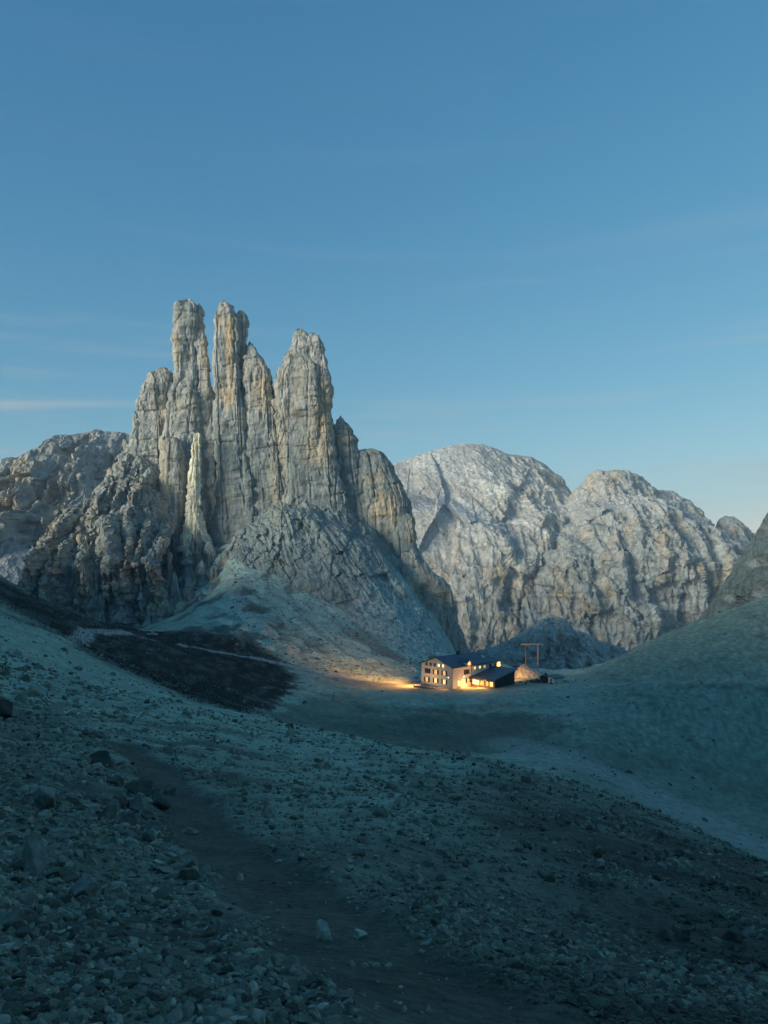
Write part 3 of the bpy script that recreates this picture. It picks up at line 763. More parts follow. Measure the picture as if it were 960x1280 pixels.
tag(peak, 'craggy cliff-faced mountain with jagged summit crags right of the domed one', 'mountain')
left_far = face('mountain', [(-120, 660), (-40, 628), (0, 595), (18, 578), (28, 569), (38, 574), (50, 560), (75, 544), (90, 543), (105, 541), (118, 537), (140, 540), (158, 541), (180, 548), (230, 560)],
                700, [(-120, 735), (0, 735), (230, 770)], 560, 270, 210, 1.7, 141, amp=.8, blocks=.6, ribs=44, rib_w=44, facet=.5, ledge=.5, ledge_w=.2, spots=OCHRE_SPOTS, general=.35, base=GREY * .95, back=300)
tag(left_far, 'furrowed grey mountain behind the left shoulder of the towers', 'mountain')
right_cliff = face('mountain', [(850, 800), (872, 778), (890, 752), (905, 728), (920, 704), (935, 680), (950, 657), (962, 637), (1000, 585), (1060, 520), (1160, 460)],
                   [(850, 330), (1160, 300)], [(850, 830), (1160, 800)], [(850, 300), (1160, 235)], 180, 160, .8, 161, amp=.8, ribs=5, rib_w=14, ledge=.5, ledge_w=.1, base=np.array([.14, .18, .17]), general=.02, back=200, mat=M_ROCK)
tag(right_cliff, 'dark slabby rock flank rising at the right edge of the picture', 'mountain')
basin = face('mountain', [(-200, 700), (-60, 690), (0, 690), (20, 684), (45, 688), (70, 700), (120, 720)], 540, [(-200, 800), (120, 800)], 440, 160, 70, 1.2, 181, amp=.35, ribs=6, rib_w=40, ledge_w=.05, base=PALE * .8, general=0.0, back=60, mat=M_ROCK)
knoll = face('rock_knoll', [(556, 838), (590, 820), (620, 806), (645, 796), (668, 780), (684, 771), (700, 772), (716, 784), (736, 796), (765, 806), (800, 826), (840, 842)], 600, [(556, 860), (840, 860)], 540, 170, 90, 1.5, 241,
             amp=.9, ribs=14, rib_w=26, facet=.8, ledge_w=.1, base=GREY * 1.25, general=.15, back=80, mat=M_ROCK)
tag(knoll, 'low rocky knoll in the valley behind the ropeway frame', 'rock')
tag(basin, 'low pale scree hollow between the turf spur and the furrowed mountain', kind='structure'); basin.name = 'scree_hollow'

# ------------------------------------------------------------------ the lit mountain hut
def box_bm(x0, x1, y0, y1, z0, z1):
    v = [(x, y, z) for z in (z0, z1) for y in (y0, y1) for x in (x0, x1)]
    f = [(0, 2, 3, 1), (4, 5, 7, 6), (0, 1, 5, 4), (2, 6, 7, 3), (0, 4, 6, 2), (1, 3, 7, 5)]
    return v, f

def solid(name, boxes, mat, parent):
    """one mesh from several axis-aligned boxes or (verts, faces) pieces"""
    V, Fc = [], []
    for b in boxes:
        v, f = box_bm(*b) if len(b) == 6 else b
        k = len(V); V += list(v); Fc += [tuple(i + k for i in q) for q in f]
    me = bpy.data.meshes.new(name); me.from_pydata(V, [], Fc); me.update()
    return link(name, me, mat, parent)

def tube(p, q, r0, r1=None, n=10):
    p, q = Vector(p), Vector(q); r1 = r0 if r1 is None else r1
    d = (q - p).normalized(); u = d.orthogonal().normalized(); w = d.cross(u)
    v = [tuple(p + (u * math.cos(2 * math.pi * i / n) + w * math.sin(2 * math.pi * i / n)) * r0) for i in range(n)]
    v += [tuple(q + (u * math.cos(2 * math.pi * i / n) + w * math.sin(2 * math.pi * i / n)) * r1) for i in range(n)]
    f = [(i, (i + 1) % n, n + (i + 1) % n, n + i) for i in range(n)] + [tuple(range(n))[::-1], tuple(range(n, 2 * n))]
    return v, f

M_PLASTER = plain('hut plaster', (0.74, 0.71, 0.63), 0.85, 0.10, 1.5, bump=0.01)
M_PLASTER2 = plain('hut timber cladding', (0.40, 0.27, 0.14), 0.8, 0.18, 2.5, bump=0.01)
M_ROOF = plain('hut roof sheet', (0.045, 0.085, 0.115), 0.55, 0.25, 0.8)
M_DARK = plain('dark stained timber', (0.022, 0.020, 0.020), 0.7, 0.3, 3.0)
M_FRAME = plain('window frame paint', (0.30, 0.24, 0.16), 0.6)
M_GLASS_DARK = plain('unlit window glass', (0.02, 0.03, 0.04), 0.12, 0.2)
M_CONC = plain('terrace masonry', (0.26, 0.25, 0.23), 0.9, 0.25, 2.0, bump=0.02)
M_WOOD = plain('weathered timber', (0.20, 0.13, 0.08), 0.8, 0.25, 3.0)
M_STEEL = plain('galvanised steel', (0.30, 0.31, 0.31), 0.5, 0.2, 2.0, 0.3)
M_LIT = emitter('lit window glass', (1.0, 0.60, 0.20), 0.8)
M_LITS = [M_LIT, emitter('dim lit window glass', (1.0, 0.52, 0.16), 0.45), emitter('bright lit window glass', (1.0, 0.68, 0.30), 1.1)]
M_LAMP = emitter('lamp glass', (1.0, 0.72, 0.36), 8.0)

HB = -37.05
hut = empty('mountain_hut', (19.44, 220.0, HB), math.radians(44.3))
tag(hut, 'white gabled mountain hut with blue-black roof and warmly lit windows', 'hut')
LX, LY, EZ, RZ = 22.5, 11.9, 6.45, 8.7
ym = LY / 2
v = [(0, 0, -3), (0, LY, -3), (0, LY, EZ), (0, ym, RZ - .12), (0, 0, EZ), (LX, 0, -3), (LX, LY, -3), (LX, LY, EZ), (LX, 0, EZ), (16.2, ym, RZ - .12)]
f = [(0, 4, 3, 2, 1), (0, 5, 8, 4), (1, 2, 7, 6), (5, 6, 7, 8), (4, 8, 9, 3), (2, 3, 9, 7), (8, 7, 9), (0, 1, 6, 5)]
solid('wall', [(v, f)], M_PLASTER, hut)
ov, th = 0.75, 0.22
k = (RZ - EZ) / ym
def roof_quad(pts):
    n = len(pts); top = [(x, y, z + th) for x, y, z in pts]
    return (pts + top, [tuple(range(n))[::-1], tuple(range(n, 2 * n))] + [(i, (i + 1) % n, n + (i + 1) % n, n + i) for i in range(n)])
e = EZ - ov * k
rf = solid('roof', [roof_quad([(-ov, -ov, e), (LX + ov, -ov, e), (16.4, ym, RZ), (-ov, ym, RZ)]), roof_quad([(-ov, LY + ov, e), (-ov, ym + .001, RZ), (16.4, ym + .001, RZ), (LX + ov, LY + ov, e)]),
                    roof_quad([(LX + ov + .002, -ov, e), (LX + ov + .002, LY + ov, e), (16.402, ym, RZ)])], M_ROOF, hut)
solid('chimney', [(9.2, 9.9, ym - .4, ym + .4, RZ - .3, RZ + 1.0), (9.1, 10.0, ym - .5, ym + .5, RZ + 1.0, RZ + 1.12)], M_DARK, rf)
def on_slope(x, y): return EZ + th + k * y
solid('skylight', [([(17.2, 2.2, on_slope(0, 2.2) + .06), (18.0, 2.2, on_slope(0, 2.2) + .06), (18.0, 3.3, on_slope(0, 3.3) + .06), (17.2, 3.3, on_slope(0, 3.3) + .06),
                     (17.2, 2.2, on_slope(0, 2.2) - .1), (18.0, 2.2, on_slope(0, 2.2) - .1), (18.0, 3.3, on_slope(0, 3.3) - .1), (17.2, 3.3, on_slope(0, 3.3) - .1)],
                    [(0, 1, 2, 3), (0, 4, 5, 1), (1, 5, 6, 2), (2, 6, 7, 3), (3, 7, 4, 0)])], plain('skylight glass', (0.6, 0.65, 0.65), 0.2), rf)
for yy in (0.0, 1):
    solid('gutter', [tube((-ov, -ov - .08 if yy == 0 else LY + ov + .08, e + .06), (LX + ov, -ov - .08 if yy == 0 else LY + ov + .08, e + .06), .09)], M_DARK, rf)
solid('downpipe', [tube((8.6, -.12, -.2), (8.6, -.12, EZ - .4), .07)], M_DARK, hut)
solid('corner_board', [(-.05, .30, -.06, -.004, 0, EZ - .1)], M_FRAME, hut)

def window(side, c, z, w=.95, h=1.3, lit=True, shutters=True):
    """side 'g': gable wall (x = 0), 'f': long front wall (y = 0), 'v': veranda end (x = 9)"""
    def q(a0, a1, o0, o1, z0, z1):           # along wall, outward from it, height
        if side == 'g': return (-o1, -o0, a0, a1, z0, z1)
        if side == 'v': return (9 - o1, 9 - o0, a0, a1, z0, z1)
        return (a0, a1, -o1, -o0, z0, z1)
    t = .09
    fr = solid('window', [q(c - w / 2 - t, c - w / 2, .003, .10, z - h / 2 - t, z + h / 2 + t), q(c + w / 2, c + w / 2 + t, .003, .10, z - h / 2 - t, z + h / 2 + t),
                          q(c - w / 2, c + w / 2, .003, .10, z + h / 2, z + h / 2 + t), q(c - w / 2, c + w / 2, .003, .10, z - h / 2 - t, z - h / 2), q(c - .03, c + .03, .003, .085, z - h / 2, z + h / 2)], M_FRAME, hut)
    solid('pane', [q(c - w / 2, c + w / 2, .004, .04, z - h / 2, z + h / 2)], M_LITS[int(c * 7.3 + z * 3.1) % 3] if lit else M_GLASS_DARK, fr)
    if shutters:
        for sg in (-1, 1):
            a = c + sg * (w / 2 + t + .02 + .26)
            solid('shutter', [q(a - .26, a + .26, .004, .07, z - h / 2 - .05, z + h / 2 + .05)], M_DARK, fr)
for c in (9.7, 6.2, 2.9): window('g', c, 1.9)
for c, lit in ((9.4, False), (6.2, True), (2.9, True)): window('g', c, 4.4, lit=lit)
for c, lit in ((9.8, False), (8.2, False), (6.6, False), (5.0, True), (3.3, True)): window('g', c, 6.45, .7, .85, lit, False)
window('f', 7.2, 1.9); window('f', 6.5, 4.4, 1.2, lit=False)
for c in (10.2, 12.6, 14.8): window('f', c, 5.2, .9, .8, True, False)
window('f', 17.6, 5.2, .9, .8, False, False); window('f', 20.2, 5.2, .9, .8, False, False)
door = solid('door', [(2.3, 3.6, -.08, -.003, .15, 2.35)], M_FRAME, hut)
solid('pane', [(2.42, 3.48, -.11, -.081, .7, 2.25)], M_LIT, door); solid('handle', [(3.36, 3.42, -.19, -.112, 1.1, 1.2)], M_STEEL, door)
solid('door_step', [(1.9, 4.0, -1.1, -.09, -.3, .12)], M_CONC, hut)
# gabled dormer over the front eave
dm = solid('dormer', [([(5.7, -.9, 6.0), (7.5, -.9, 6.0), (7.5, -.9, 7.35), (6.6, -.9, 8.1), (5.7, -.9, 7.35), (5.7, 2.6, 6.0), (7.5, 2.6, 6.0), (7.5, 2.6, 7.35), (6.6, 2.6, 8.1), (5.7, 2.6, 7.35)],
                      [(0, 1, 2, 3, 4), (5, 9, 8, 7, 6), (0, 5, 6, 1), (1, 6, 7, 2), (0, 4, 9, 5), (2, 7, 8, 3), (3, 8, 9, 4)])], M_PLASTER, hut)
solid('dormer_roof', [roof_quad([(5.4, -1.2, 7.13), (6.6, -1.2, 8.13), (6.6, 2.9, 8.13), (5.4, 2.9, 7.13)]), roof_quad([(7.8, -1.2, 7.13), (7.8, 2.9, 7.13), (6.6, 2.9, 8.131), (6.6, -1.2, 8.131)])], M_ROOF, dm)
solid('pane', [(6.15, 7.05, -.94, -.903, 6.5, 7.3)], M_LIT, dm)
# annexe with glazed veranda end
solid('annex_wall', [([(9, -8.3, -3), (18.5, -8.3, -3), (18.5, -.003, -3), (9, -.003, -3), (9, -8.3, 2.75), (18.5, -8.3, 4.6), (18.5, -.003, 4.6), (9, -.003, 2.75)],
                      [(0, 3, 2, 1), (4, 5, 6, 7), (0, 1, 5, 4), (1, 2, 6, 5), (2, 3, 7, 6), (3, 0, 4, 7)])], M_PLASTER2, hut)
ar = solid('annex_roof', [roof_quad([(7.6, -9.1, 2.52), (19.3, -9.1, 4.79), (19.3, -.02, 4.79), (7.6, -.02, 2.52)])], M_ROOF, hut)
solid('fascia', [(7.5, 7.597, -9.1, -.02, 2.30, 2.72)], M_DARK, ar)
solid('side_shade_sheet', [([(9.02, -8.36, -1), (18.52, -8.36, -1), (18.52, -8.36, 4.4), (9.02, -8.36, 2.6), (9.02, -8.303, -1), (18.52, -8.303, -1), (18.52, -8.303, 4.4), (9.02, -8.303, 2.6)],
                         [(0, 1, 2, 3), (4, 7, 6, 5), (0, 4, 5, 1), (1, 5, 6, 2), (2, 6, 7, 3), (3, 7, 4, 0)])], M_DARK, hut)  # dark sheet laid over the annexe's side wall in place of its shadow
for c in (-7.2, -5.5, -3.8, -2.1, -.85): window('v', c, 1.45, 1.15, 1.55, True, False)
for yy in (-8.9, -6.0, -3.0): solid('veranda_post', [(7.75, 7.9, yy, yy + .15, -.6, 2.32)], M_WOOD, hut)
solid('veranda_deck', [(7.3, 8.997, -9.2, -.1, -.8, .05)], M_WOOD, hut)
# terrace before the gable
tw = solid('terrace', [(-3.6, -.004, 2.6, 11.8, -2.6, .35)], M_CONC, hut)
for i in range(7): solid('railing_post', [tube((-3.5, 2.75 + i * 1.48, .35), (-3.5, 2.75 + i * 1.48, 1.3), .05, n=6)], M_DARK, tw)
solid('rail', [tube((-3.5, 2.7, 1.3), (-3.5, 11.7, 1.3), .05, n=6), tube((-3.5, 2.7, .85), (-3.5, 11.7, .85), .035, n=6)], M_DARK, tw)
for i in range(4): solid('terrace_step', [(-3.2 + i * .02, -.9, 2.0 - i * .3 - .3, 2.0 - i * .3 + .298, -2.0, .12 - i * .2)], M_CONC, tw)
# flood lamps fixed to the hut, with the light they give; the gable one is added
def flood(p, to, watts, spread=150, colr=(1.0, .45, .13)):
    p = Vector(p); d = (Vector(to) - p).normalized()
    hs = solid('flood_lamp', [tube(p - d * .12, p + d * .02, .10, .16)], M_DARK, hut)
    solid('lamp_glass', [tube(p + d * .025, p + d * .04, .14)], M_LAMP, hs)
    ld = bpy.data.lights.new('flood_light', 'SPOT'); ld.energy = watts; ld.color = colr; ld.spot_size = math.radians(spread); ld.spot_blend = .8; ld.shadow_soft_size = .25
    lo = bpy.data.objects.new('flood_light', ld); col.objects.link(lo); lo.parent = hs
    lo.location = p + d * .08; lo.rotation_euler = d.to_track_quat('-Z', 'Y').to_euler()
flood((-1.6, 12.6, 4.4), (-6, 17, 0.0), 6000, 168)
flood((-1.2, 12.9, 4.9), (1.5, 40, 3.5), 24000, 84)
flood((-.4, 1.0, 3.4), (-6, 3, 0), 700, 140)
flood((-4.2, 7.0, 1.6), (0, 6.2, 3.5), 190, 150, (1.0, .62, .30))  # added lamp standing off the wall, only to brighten the gable
flood((4.6, -.5, 3.3), (5.2, -4, 0), 1500, 165)
flood((8.2, -4.5, 2.35), (5.4, -4.2, 0.6), 1200, 170)
flood((7.3, -6.5, 2.6), (4.0, 0, 2.6), 520, 150)
flood((19.6, -4.0, 4.0), (27, 0, 2.2), 5000, 120)

# ------------------------------------------------------------------ stones, boulders, grass
def ico(sub):
    t = (1 + 5 ** .5) / 2
    v = [(-1, t, 0), (1, t, 0), (-1, -t, 0), (1, -t, 0), (0, -1, t), (0, 1, t), (0, -1, -t), (0, 1, -t), (t, 0, -1), (t, 0, 1), (-t, 0, -1), (-t, 0, 1)]
    f = [(0, 11, 5), (0, 5, 1), (0, 1, 7), (0, 7, 10), (0, 10, 11), (1, 5, 9), (5, 11, 4), (11, 10, 2), (10, 7, 6), (7, 1, 8), (3, 9, 4), (3, 4, 2), (3, 2, 6), (3, 6, 8), (3, 8, 9), (4, 9, 5), (2, 4, 11), (6, 2, 10), (8, 6, 7), (9, 8, 1)]
    v = [np.array(q, float) / np.linalg.norm(q) for q in v]
    for _ in range(sub):
        mid, nf = {}, []
        def m(a, b):
            k = (min(a, b), max(a, b))
            if k not in mid:
                q = v[a] + v[b]; v.append(q / np.linalg.norm(q)); mid[k] = len(v) - 1
            return mid[k]
        for a, b, c in f:
            ab, bc, ca = m(a, b), m(b, c), m(c, a); nf += [(a, ab, ca), (b, bc, ab), (c, ca, bc), (ab, bc, ca)]
        f = nf
    return np.array(v), np.array(f)

def chipped(sub, rng, cuts=9):
    """a stone: a ball cut flat by random planes, squashed"""
    v, f = ico(sub); v = v * 1.0
    for _ in range(cuts):
        n = rng.normal(size=3); n /= np.linalg.norm(n); d = rng.uniform(.34, .80)
        over = np.maximum(v @ n - d, 0); v = v - over[:, None] * n
    v = v * np.array([rng.uniform(.85, 1.2), rng.uniform(.6, .95), rng.uniform(.42, .75)])
    return v / np.abs(v[:, :2]).max(), f

rs = np.random.default_rng(5)
N_VAR = 18
var_hi = [chipped(2, rs, 12) for _ in range(N_VAR)]
var_md = [chipped(1, rs) for _ in range(N_VAR)]
var_lo = [chipped(0, rs, 5) for _ in range(N_VAR)]
def stone_tone(k):
    g = (0.82) * [.20, .26, .30, .17, .33, .23, .28, .11, .22, .31, .25, .19, .40, .14, .27, .24, .21, .29][k % 18]
    return np.array([g, g * rs.uniform(1.06, 1.14), g * rs.uniform(.80, .90)])
stone_meshes = []
for k_ in range(N_VAR):
    vv_, ff_ = var_hi[k_]
    vv_ = vv_ + 0.02 * rs.normal(size=vv_.shape)
    me = mesh_from('stone', vv_, ff_, np.repeat(stone_tone(k_)[None], len(vv_), 0)); me.materials.append(M_STONE)
    stone_meshes.append(me)

def rot_mats(n, rng, tilt=.45):
    a, b, c = rng.uniform(0, 2 * np.pi, n), rng.normal(0, tilt, n), rng.normal(0, tilt, n)
    ca, sa, cb, sb, cc, sc_ = np.cos(a), np.sin(a), np.cos(b), np.sin(b), np.cos(c), np.sin(c)
    Z_, O = np.zeros(n), np.ones(n)
    Rz = np.stack([ca, -sa, Z_, sa, ca, Z_, Z_, Z_, O], -1).reshape(n, 3, 3)
    Ry = np.stack([cb, Z_, sb, Z_, O, Z_, -sb, Z_, cb], -1).reshape(n, 3, 3)
    Rx = np.stack([O, Z_, Z_, Z_, cc, -sc_, Z_, sc_, cc], -1).reshape(n, 3, 3)
    return Rz @ Ry @ Rx

def scatter_mesh(name, pos, size, variants, tones, rng, mat):
    V, Fc, Cc, n = [], [], [], 0
    vid = rng.integers(0, len(variants), len(pos)); Rm = rot_mats(len(pos), rng)
    for k in range(len(variants)):
        s_ = np.where(vid == k)[0]
        if not len(s_): continue
        v, f = variants[k]
        W = np.einsum('nij,vj->nvi', Rm[s_], v) * size[s_][:, None, None] + pos[s_][:, None, :]
        V.append(W.reshape(-1, 3)); Fc.append((f[None] + (np.arange(len(s_)) * len(v))[:, None, None] + n).reshape(-1, 3)); n += len(s_) * len(v)
        Cc.append(np.repeat(tones[s_], len(v), 0))
    return mesh_from(name, np.concatenate(V), np.concatenate(Fc), np.concatenate(Cc))

n_try = 96000
sp = rs.uniform(-110, 1070, n_try); sl = rs.uniform(math.log(2.2), math.log(70), n_try)
sD = np.exp(sl); sX, sY = (sp - CX) * sD / F, sD
size = np.minimum(0.0175 * (sD / 5) ** .62 * np.exp(rs.normal(0, .60, n_try)), .015 * sD ** .9)
pd = path_mask(sX, sY) * sstep(40, 24, sD)
pathx = np.interp(np.log(sD), np.log(PATH[::-1, 2]), PATH[::-1, 0])
leftside = sp < pathx
size = np.where(leftside, size * 1.25, size * .95)
clump = fbm(sX / 2.2, sY / 2.2, 0 * sX, 3, 81)
keep_p = np.where(leftside, .72, .55) * np.clip(.75 + 1.5 * clump, .15, 1.2) * (1 - .93 * pd)
soilr = sstep(0.1, 0.9, (sp - 480) / 300 + ((HY - F * ground_z(sX, sY, False) / sY * -1) * 0))
keep_p *= 1 - .35 * soilr * (clump < .05)
keep = rs.random(n_try) < keep_p
size = np.where(pd > .4, size * .6, size)
sX, sY, size, leftside, pd = sX[keep], sY[keep], size[keep], leftside[keep], pd[keep]
sZ = ground_z(sX, sY) + size * .12
pos = np.stack([sX, sY, sZ], 1)
app = size / sY
tones = np.array([stone_tone(int(i)) for i in rs.integers(0, 18, len(size))])
dark_side = sstep(.0, 1.0, (CX + F * sX / sY - 420) / 420)  # stones darken to the right, corner shade painted into their tone
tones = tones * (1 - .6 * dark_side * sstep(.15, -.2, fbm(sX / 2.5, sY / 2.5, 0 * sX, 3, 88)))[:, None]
in_frame = (np.abs(sX / sY) < .49) & (F * -sZ / sY < 570)
order = np.argsort(-app * in_frame * (size > .02))
n_ind = 290
ind, rest = order[:n_ind], order[n_ind:]
def stone_zone(px, py, left):
    if py > 1215 and left:
        return 'in the lower left picture corner' if px < 90 else ('at the lower picture edge near the left corner' if px < 200 else ('at the lower picture edge midway between corner and footpath' if px < 310 else 'at the lower picture edge beside the footpath'))
    if py > 1215: return 'at the lower picture edge right of the footpath'
    if left:
        if px < 70: return ('at the left picture edge below the grey boulder' if py > 1165 else 'at the left picture edge between tall and grey boulders') if py > 1095 else ('at the left picture edge beside the tall boulder' if py > 1020 else 'at the left picture edge above the broad boulder')
        if px < 150: return ('below the wide pale boulder' if py > 1130 else 'around the wide pale boulder') if py > 1060 else 'uphill of the wide pale boulder'
        if py < 1060: return 'below the dark outcrop'
        return 'in the left scree bank beside the footpath' if px > 230 else 'in the left scree between wide boulder and footpath bank'
    if px < 560: return 'in the rubble bank along the right side of the footpath'
    if px < 760: return 'in the dark rubble right of the lower footpath'
    return 'in the dark rubble near the rounded right-edge boulder'
med = np.median(app[ind])
for i in ind:
    k_ = int(rs.integers(N_VAR))
    o = link('stone', stone_meshes[k_])
    o.location = pos[i]; o.scale = [float(size[i])] * 3
    o.rotation_euler = (rs.normal(0, .4), rs.normal(0, .4), rs.uniform(0, 6.28))
    shade = ['mid-grey', 'grey', 'pale grey', 'dark grey', 'light grey', 'mid-grey', 'grey', 'blackish', 'mid-grey', 'pale grey', 'grey', 'dark grey', 'whitish', 'blackish', 'grey', 'mid-grey', 'dark grey', 'pale grey'][k_]
    px_, py_ = CX + F * sX[i] / sY[i], HY - F * sZ[i] / sY[i]
    big_ = 'large' if app[i] > 1.35 * med else ('medium' if app[i] > .98 * med else 'smaller')
    tag(o, '%s %s angular stone %s' % (big_, shade, stone_zone(px_, py_, leftside[i])), 'stone', 'stones of the scree left of the path' if leftside[i] else 'stones of the rubble right of the path')
nearm = sY[rest] < 9
nr, fr_ = rest[nearm], rest[~nearm]
big = fr_[np.argsort(-app[fr_])[:800]]; small = np.setdiff1d(fr_, big)
near_sel = nr[np.argsort(-app[nr])[:3200]]; near_small = np.setdiff1d(nr, near_sel)
md = np.concatenate([near_sel, big]); lw_ = np.concatenate([small, near_small])
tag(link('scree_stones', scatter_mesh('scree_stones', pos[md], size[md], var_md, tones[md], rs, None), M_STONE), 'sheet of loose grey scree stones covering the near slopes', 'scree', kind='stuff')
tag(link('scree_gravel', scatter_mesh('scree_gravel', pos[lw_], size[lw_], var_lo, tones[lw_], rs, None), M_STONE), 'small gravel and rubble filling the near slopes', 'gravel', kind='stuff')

# blocks scattered farther off
n_t = 7000
bp = rs.uniform(-60, 1020, n_t); bD = np.exp(rs.uniform(math.log(60), math.log(255), n_t)); bX, bY = (bp - CX) * bD / F, bD
cl = fbm(bX / 14, bY / 14, 0 * bX, 3, 85)
ok = (rs.random(n_t) < np.clip(.35 + 1.6 * cl, .03, 1)) & (np.hypot((bX - 26) / 26, (bY - 226) / 18) > 1) & ~((np.abs(bX - 8) < 22) & (np.abs(bY - 170) < 40) & (rs.random(n_t) < .9))
bX, bY = bX[ok], bY[ok]
fx = rs.uniform(290, 560, 5200); fD = rs.uniform(238, 385, 5200); fX = (fx - CX) * fD / F
bX, bY = np.concatenate([bX, fX]), np.concatenate([bY, fD])
keep_ = ~((np.abs(bX - 24) < 24) & (np.abs(bY - 228) < 20)); bX, bY = bX[keep_], bY[keep_]
bs = .16 * np.exp(rs.normal(0, .55, len(bX))) * (bY / 120) ** .4
bs = np.minimum(bs, .9)
bpos = np.stack([bX, bY, ground_z(bX, bY) + bs * .1], 1)
bt = np.array([stone_tone(int(i)) for i in rs.integers(0, 18, len(bX))]) * rs.uniform(.5, 1.05, (len(bX), 1))
tag(link('scattered_blocks', scatter_mesh('scattered_blocks', bpos, bs, var_lo, bt, rs, None), M_STONE), 'small blocks strewn over the basin and the right hillside', 'rocks', kind='stuff')

# single stones and boulders that stand out
def boulder(px, D, w_px, h_px, label, tone, squash=1.0, name='boulder', cat='boulder', seed=0, sub=3, cuts=17, sink=.3):
    rng = np.random.default_rng(900 + seed)
    v, f = chipped(sub, rng, cuts)
    w, h = w_px * D / F / 2, h_px * D / F
    v = v / np.abs(v).max(0)
    v = v + 0.03 * np.stack([fbm(v[:, 0] * 2.2, v[:, 1] * 2.2, v[:, 2] * 2.2, 3, seed + j) for j in range(3)], 1) * 2
    v = v * np.array([w, w * squash, h / (2 - 2 * sink)])
    X = (px - CX) * D / F
    c = np.repeat(np.array(tone)[None] * np.array([.62, .70, .62]), len(v), 0) * (1 + .35 * fbm(v[:, 0] / (w * .6), v[:, 1] / (w * .6), v[:, 2] / (w * .6), 3, seed + 5))[:, None]
    o = link(name, mesh_from(name, v, f, c), M_STONE)
    o.location = (X, D, gz(X, D) + h * (.5 - sink) / (1 - sink) * 1.0)
    o.rotation_euler = (0, 0, rng.uniform(-.4, .4))
    return tag(o, label, cat)
def row_D(px, py, lo=2.0, hi=120.0):
    """distance at which the ground shows in a photo row (nearest)"""
    d = np.exp(np.linspace(math.log(lo), math.log(hi), 1500)); X = (px - CX) * d / F
    r_ = HY - F * ground_z(X, d) / d
    i = np.argmax(r_ <= py); return float(d[i])
boulder(405, row_D(405, 1174), 21, 26, 'rounded pale boulder at the edge of the footpath', (.62, .63, .60), .9, seed=1, cuts=9)
boulder(449, row_D(449, 1173), 21, 11, 'flat pale stone lying in the middle of the footpath', (.58, .60, .57), .8, seed=2, cuts=9, name='flat_stone', cat='stone')
boulder(918, row_D(918, 1176), 30, 24, 'largest rounded boulder in the dark rubble near the right edge', (.15, .155, .15), 1, seed=3, cuts=8)
boulder(41, row_D(41, 1092), 32, 44, 'tall pale boulder standing up from the left scree', (.33, .34, .33), .8, seed=4)
boulder(100, row_D(100, 1122), 38, 26, 'wide pale boulder lying below the tall one on the left', (.33, .34, .33), .9, seed=5)
boulder(242, row_D(242, 1043), 18, 9, 'small whitish stone on the path bed below the dark crag', (.42, .42, .40), .8, seed=6, name='flat_stone', cat='stone')
boulder(56, row_D(56, 1010), 34, 26, 'broad pale boulder higher up the left scree', (.30, .31, .30), .9, seed=7)
boulder(2, row_D(2, 898), 34, 24, 'dark hump of rock cut by the left picture edge', (.07, .075, .07), 1.2, seed=38)
boulder(18, row_D(18, 1160), 34, 26, 'grey boulder low at the left picture edge', (.28, .29, .28), .9, seed=9)
boulder(130, row_D(130, 958), 40, 20, 'dark flat-topped boulder at the head of the left scree', (.10, .105, .10), .9, seed=10)
crag_r = empty('rock_outcrop', (at(178, 1005, 15.5).x, 15.5, gz(at(178, 1005, 15.5).x, 15.5)))
tag(crag_r, 'dark broken rock outcrop jutting out beside the footpath', 'outcrop')
for k_, (px_, py_, w_, h_) in enumerate([(200, 1002, 30, 20), (176, 985, 34, 20), (152, 1000, 30, 18), (160, 1025, 36, 18), (190, 1030, 28, 14), (135, 1015, 24, 16), (212, 985, 20, 13), (172, 1010, 28, 20), (145, 975, 24, 14), (186, 1016, 18, 12), (164, 1000, 18, 13), (205, 1020, 16, 10), (120, 995, 18, 11), (158, 1040, 22, 12), (184, 1042, 18, 10), (196, 988, 16, 11)]):
    b_ = boulder(px_, row_D(px_, py_ + 8), w_, h_, '', (.19, .195, .185), .9, name='rock_block', cat='', seed=20 + k_, sub=3)
    b_.parent = crag_r; b_.matrix_parent_inverse = Matrix.Translation(-crag_r.location)

# turf tufts on the spur, the meadow edge and in the near soil
def tufts(name, X, Y, h, colr, label, blades=7, rng=rs):
    n = len(X); Zt = ground_z(X, Y) - .02
    th_ = rng.uniform(0, 2 * np.pi, (n, blades)); ln = rng.uniform(.5, 1.1, (n, blades)) * h[:, None]; out_ = rng.uniform(.25, .9, (n, blades)) * h[:, None]
    bx, by = X[:, None] + np.cos(th_) * .25 * out_, Y[:, None] + np.sin(th_) * .25 * out_
    wd = .10 * h[:, None]
    p0 = np.stack([bx - np.sin(th_) * wd, by + np.cos(th_) * wd, Zt[:, None] + 0 * bx], -1)
    p1 = np.stack([bx + np.sin(th_) * wd, by - np.cos(th_) * wd, Zt[:, None] + 0 * bx], -1)
    p2 = np.stack([bx + np.cos(th_) * out_, by + np.sin(th_) * out_, Zt[:, None] + ln], -1)
    V_ = np.stack([p0, p1, p2], 2).reshape(-1, 3)
    c_ = np.repeat(colr[None] * rng.uniform(.5, 1.5, (n * blades, 1)), 3, 0)
    return tag(link(name, mesh_from(name, V_, np.arange(len(V_)).reshape(-1, 3), c_), M_STONE), label, 'grass', kind='stuff')
q_ = np.where(spur > .5)
sel = rs.integers(0, len(q_[0]), 9000)
jx, jy = GX[q_][sel] + rs.normal(0, .25, 9000), GY[q_][sel] + rs.normal(0, .4, 9000)
tufts('spur_turf', jx, jy, rs.uniform(.15, .45, 9000), C_GRASS * 1.3, 'dark rough turf growing on the left spur')
nX, nY = sX, sY
pick = rs.choice(len(nX), 1500, replace=False); pick = pick[(CX + F * nX[pick] / nY[pick] > 420) & (pd[pick] < .3)]
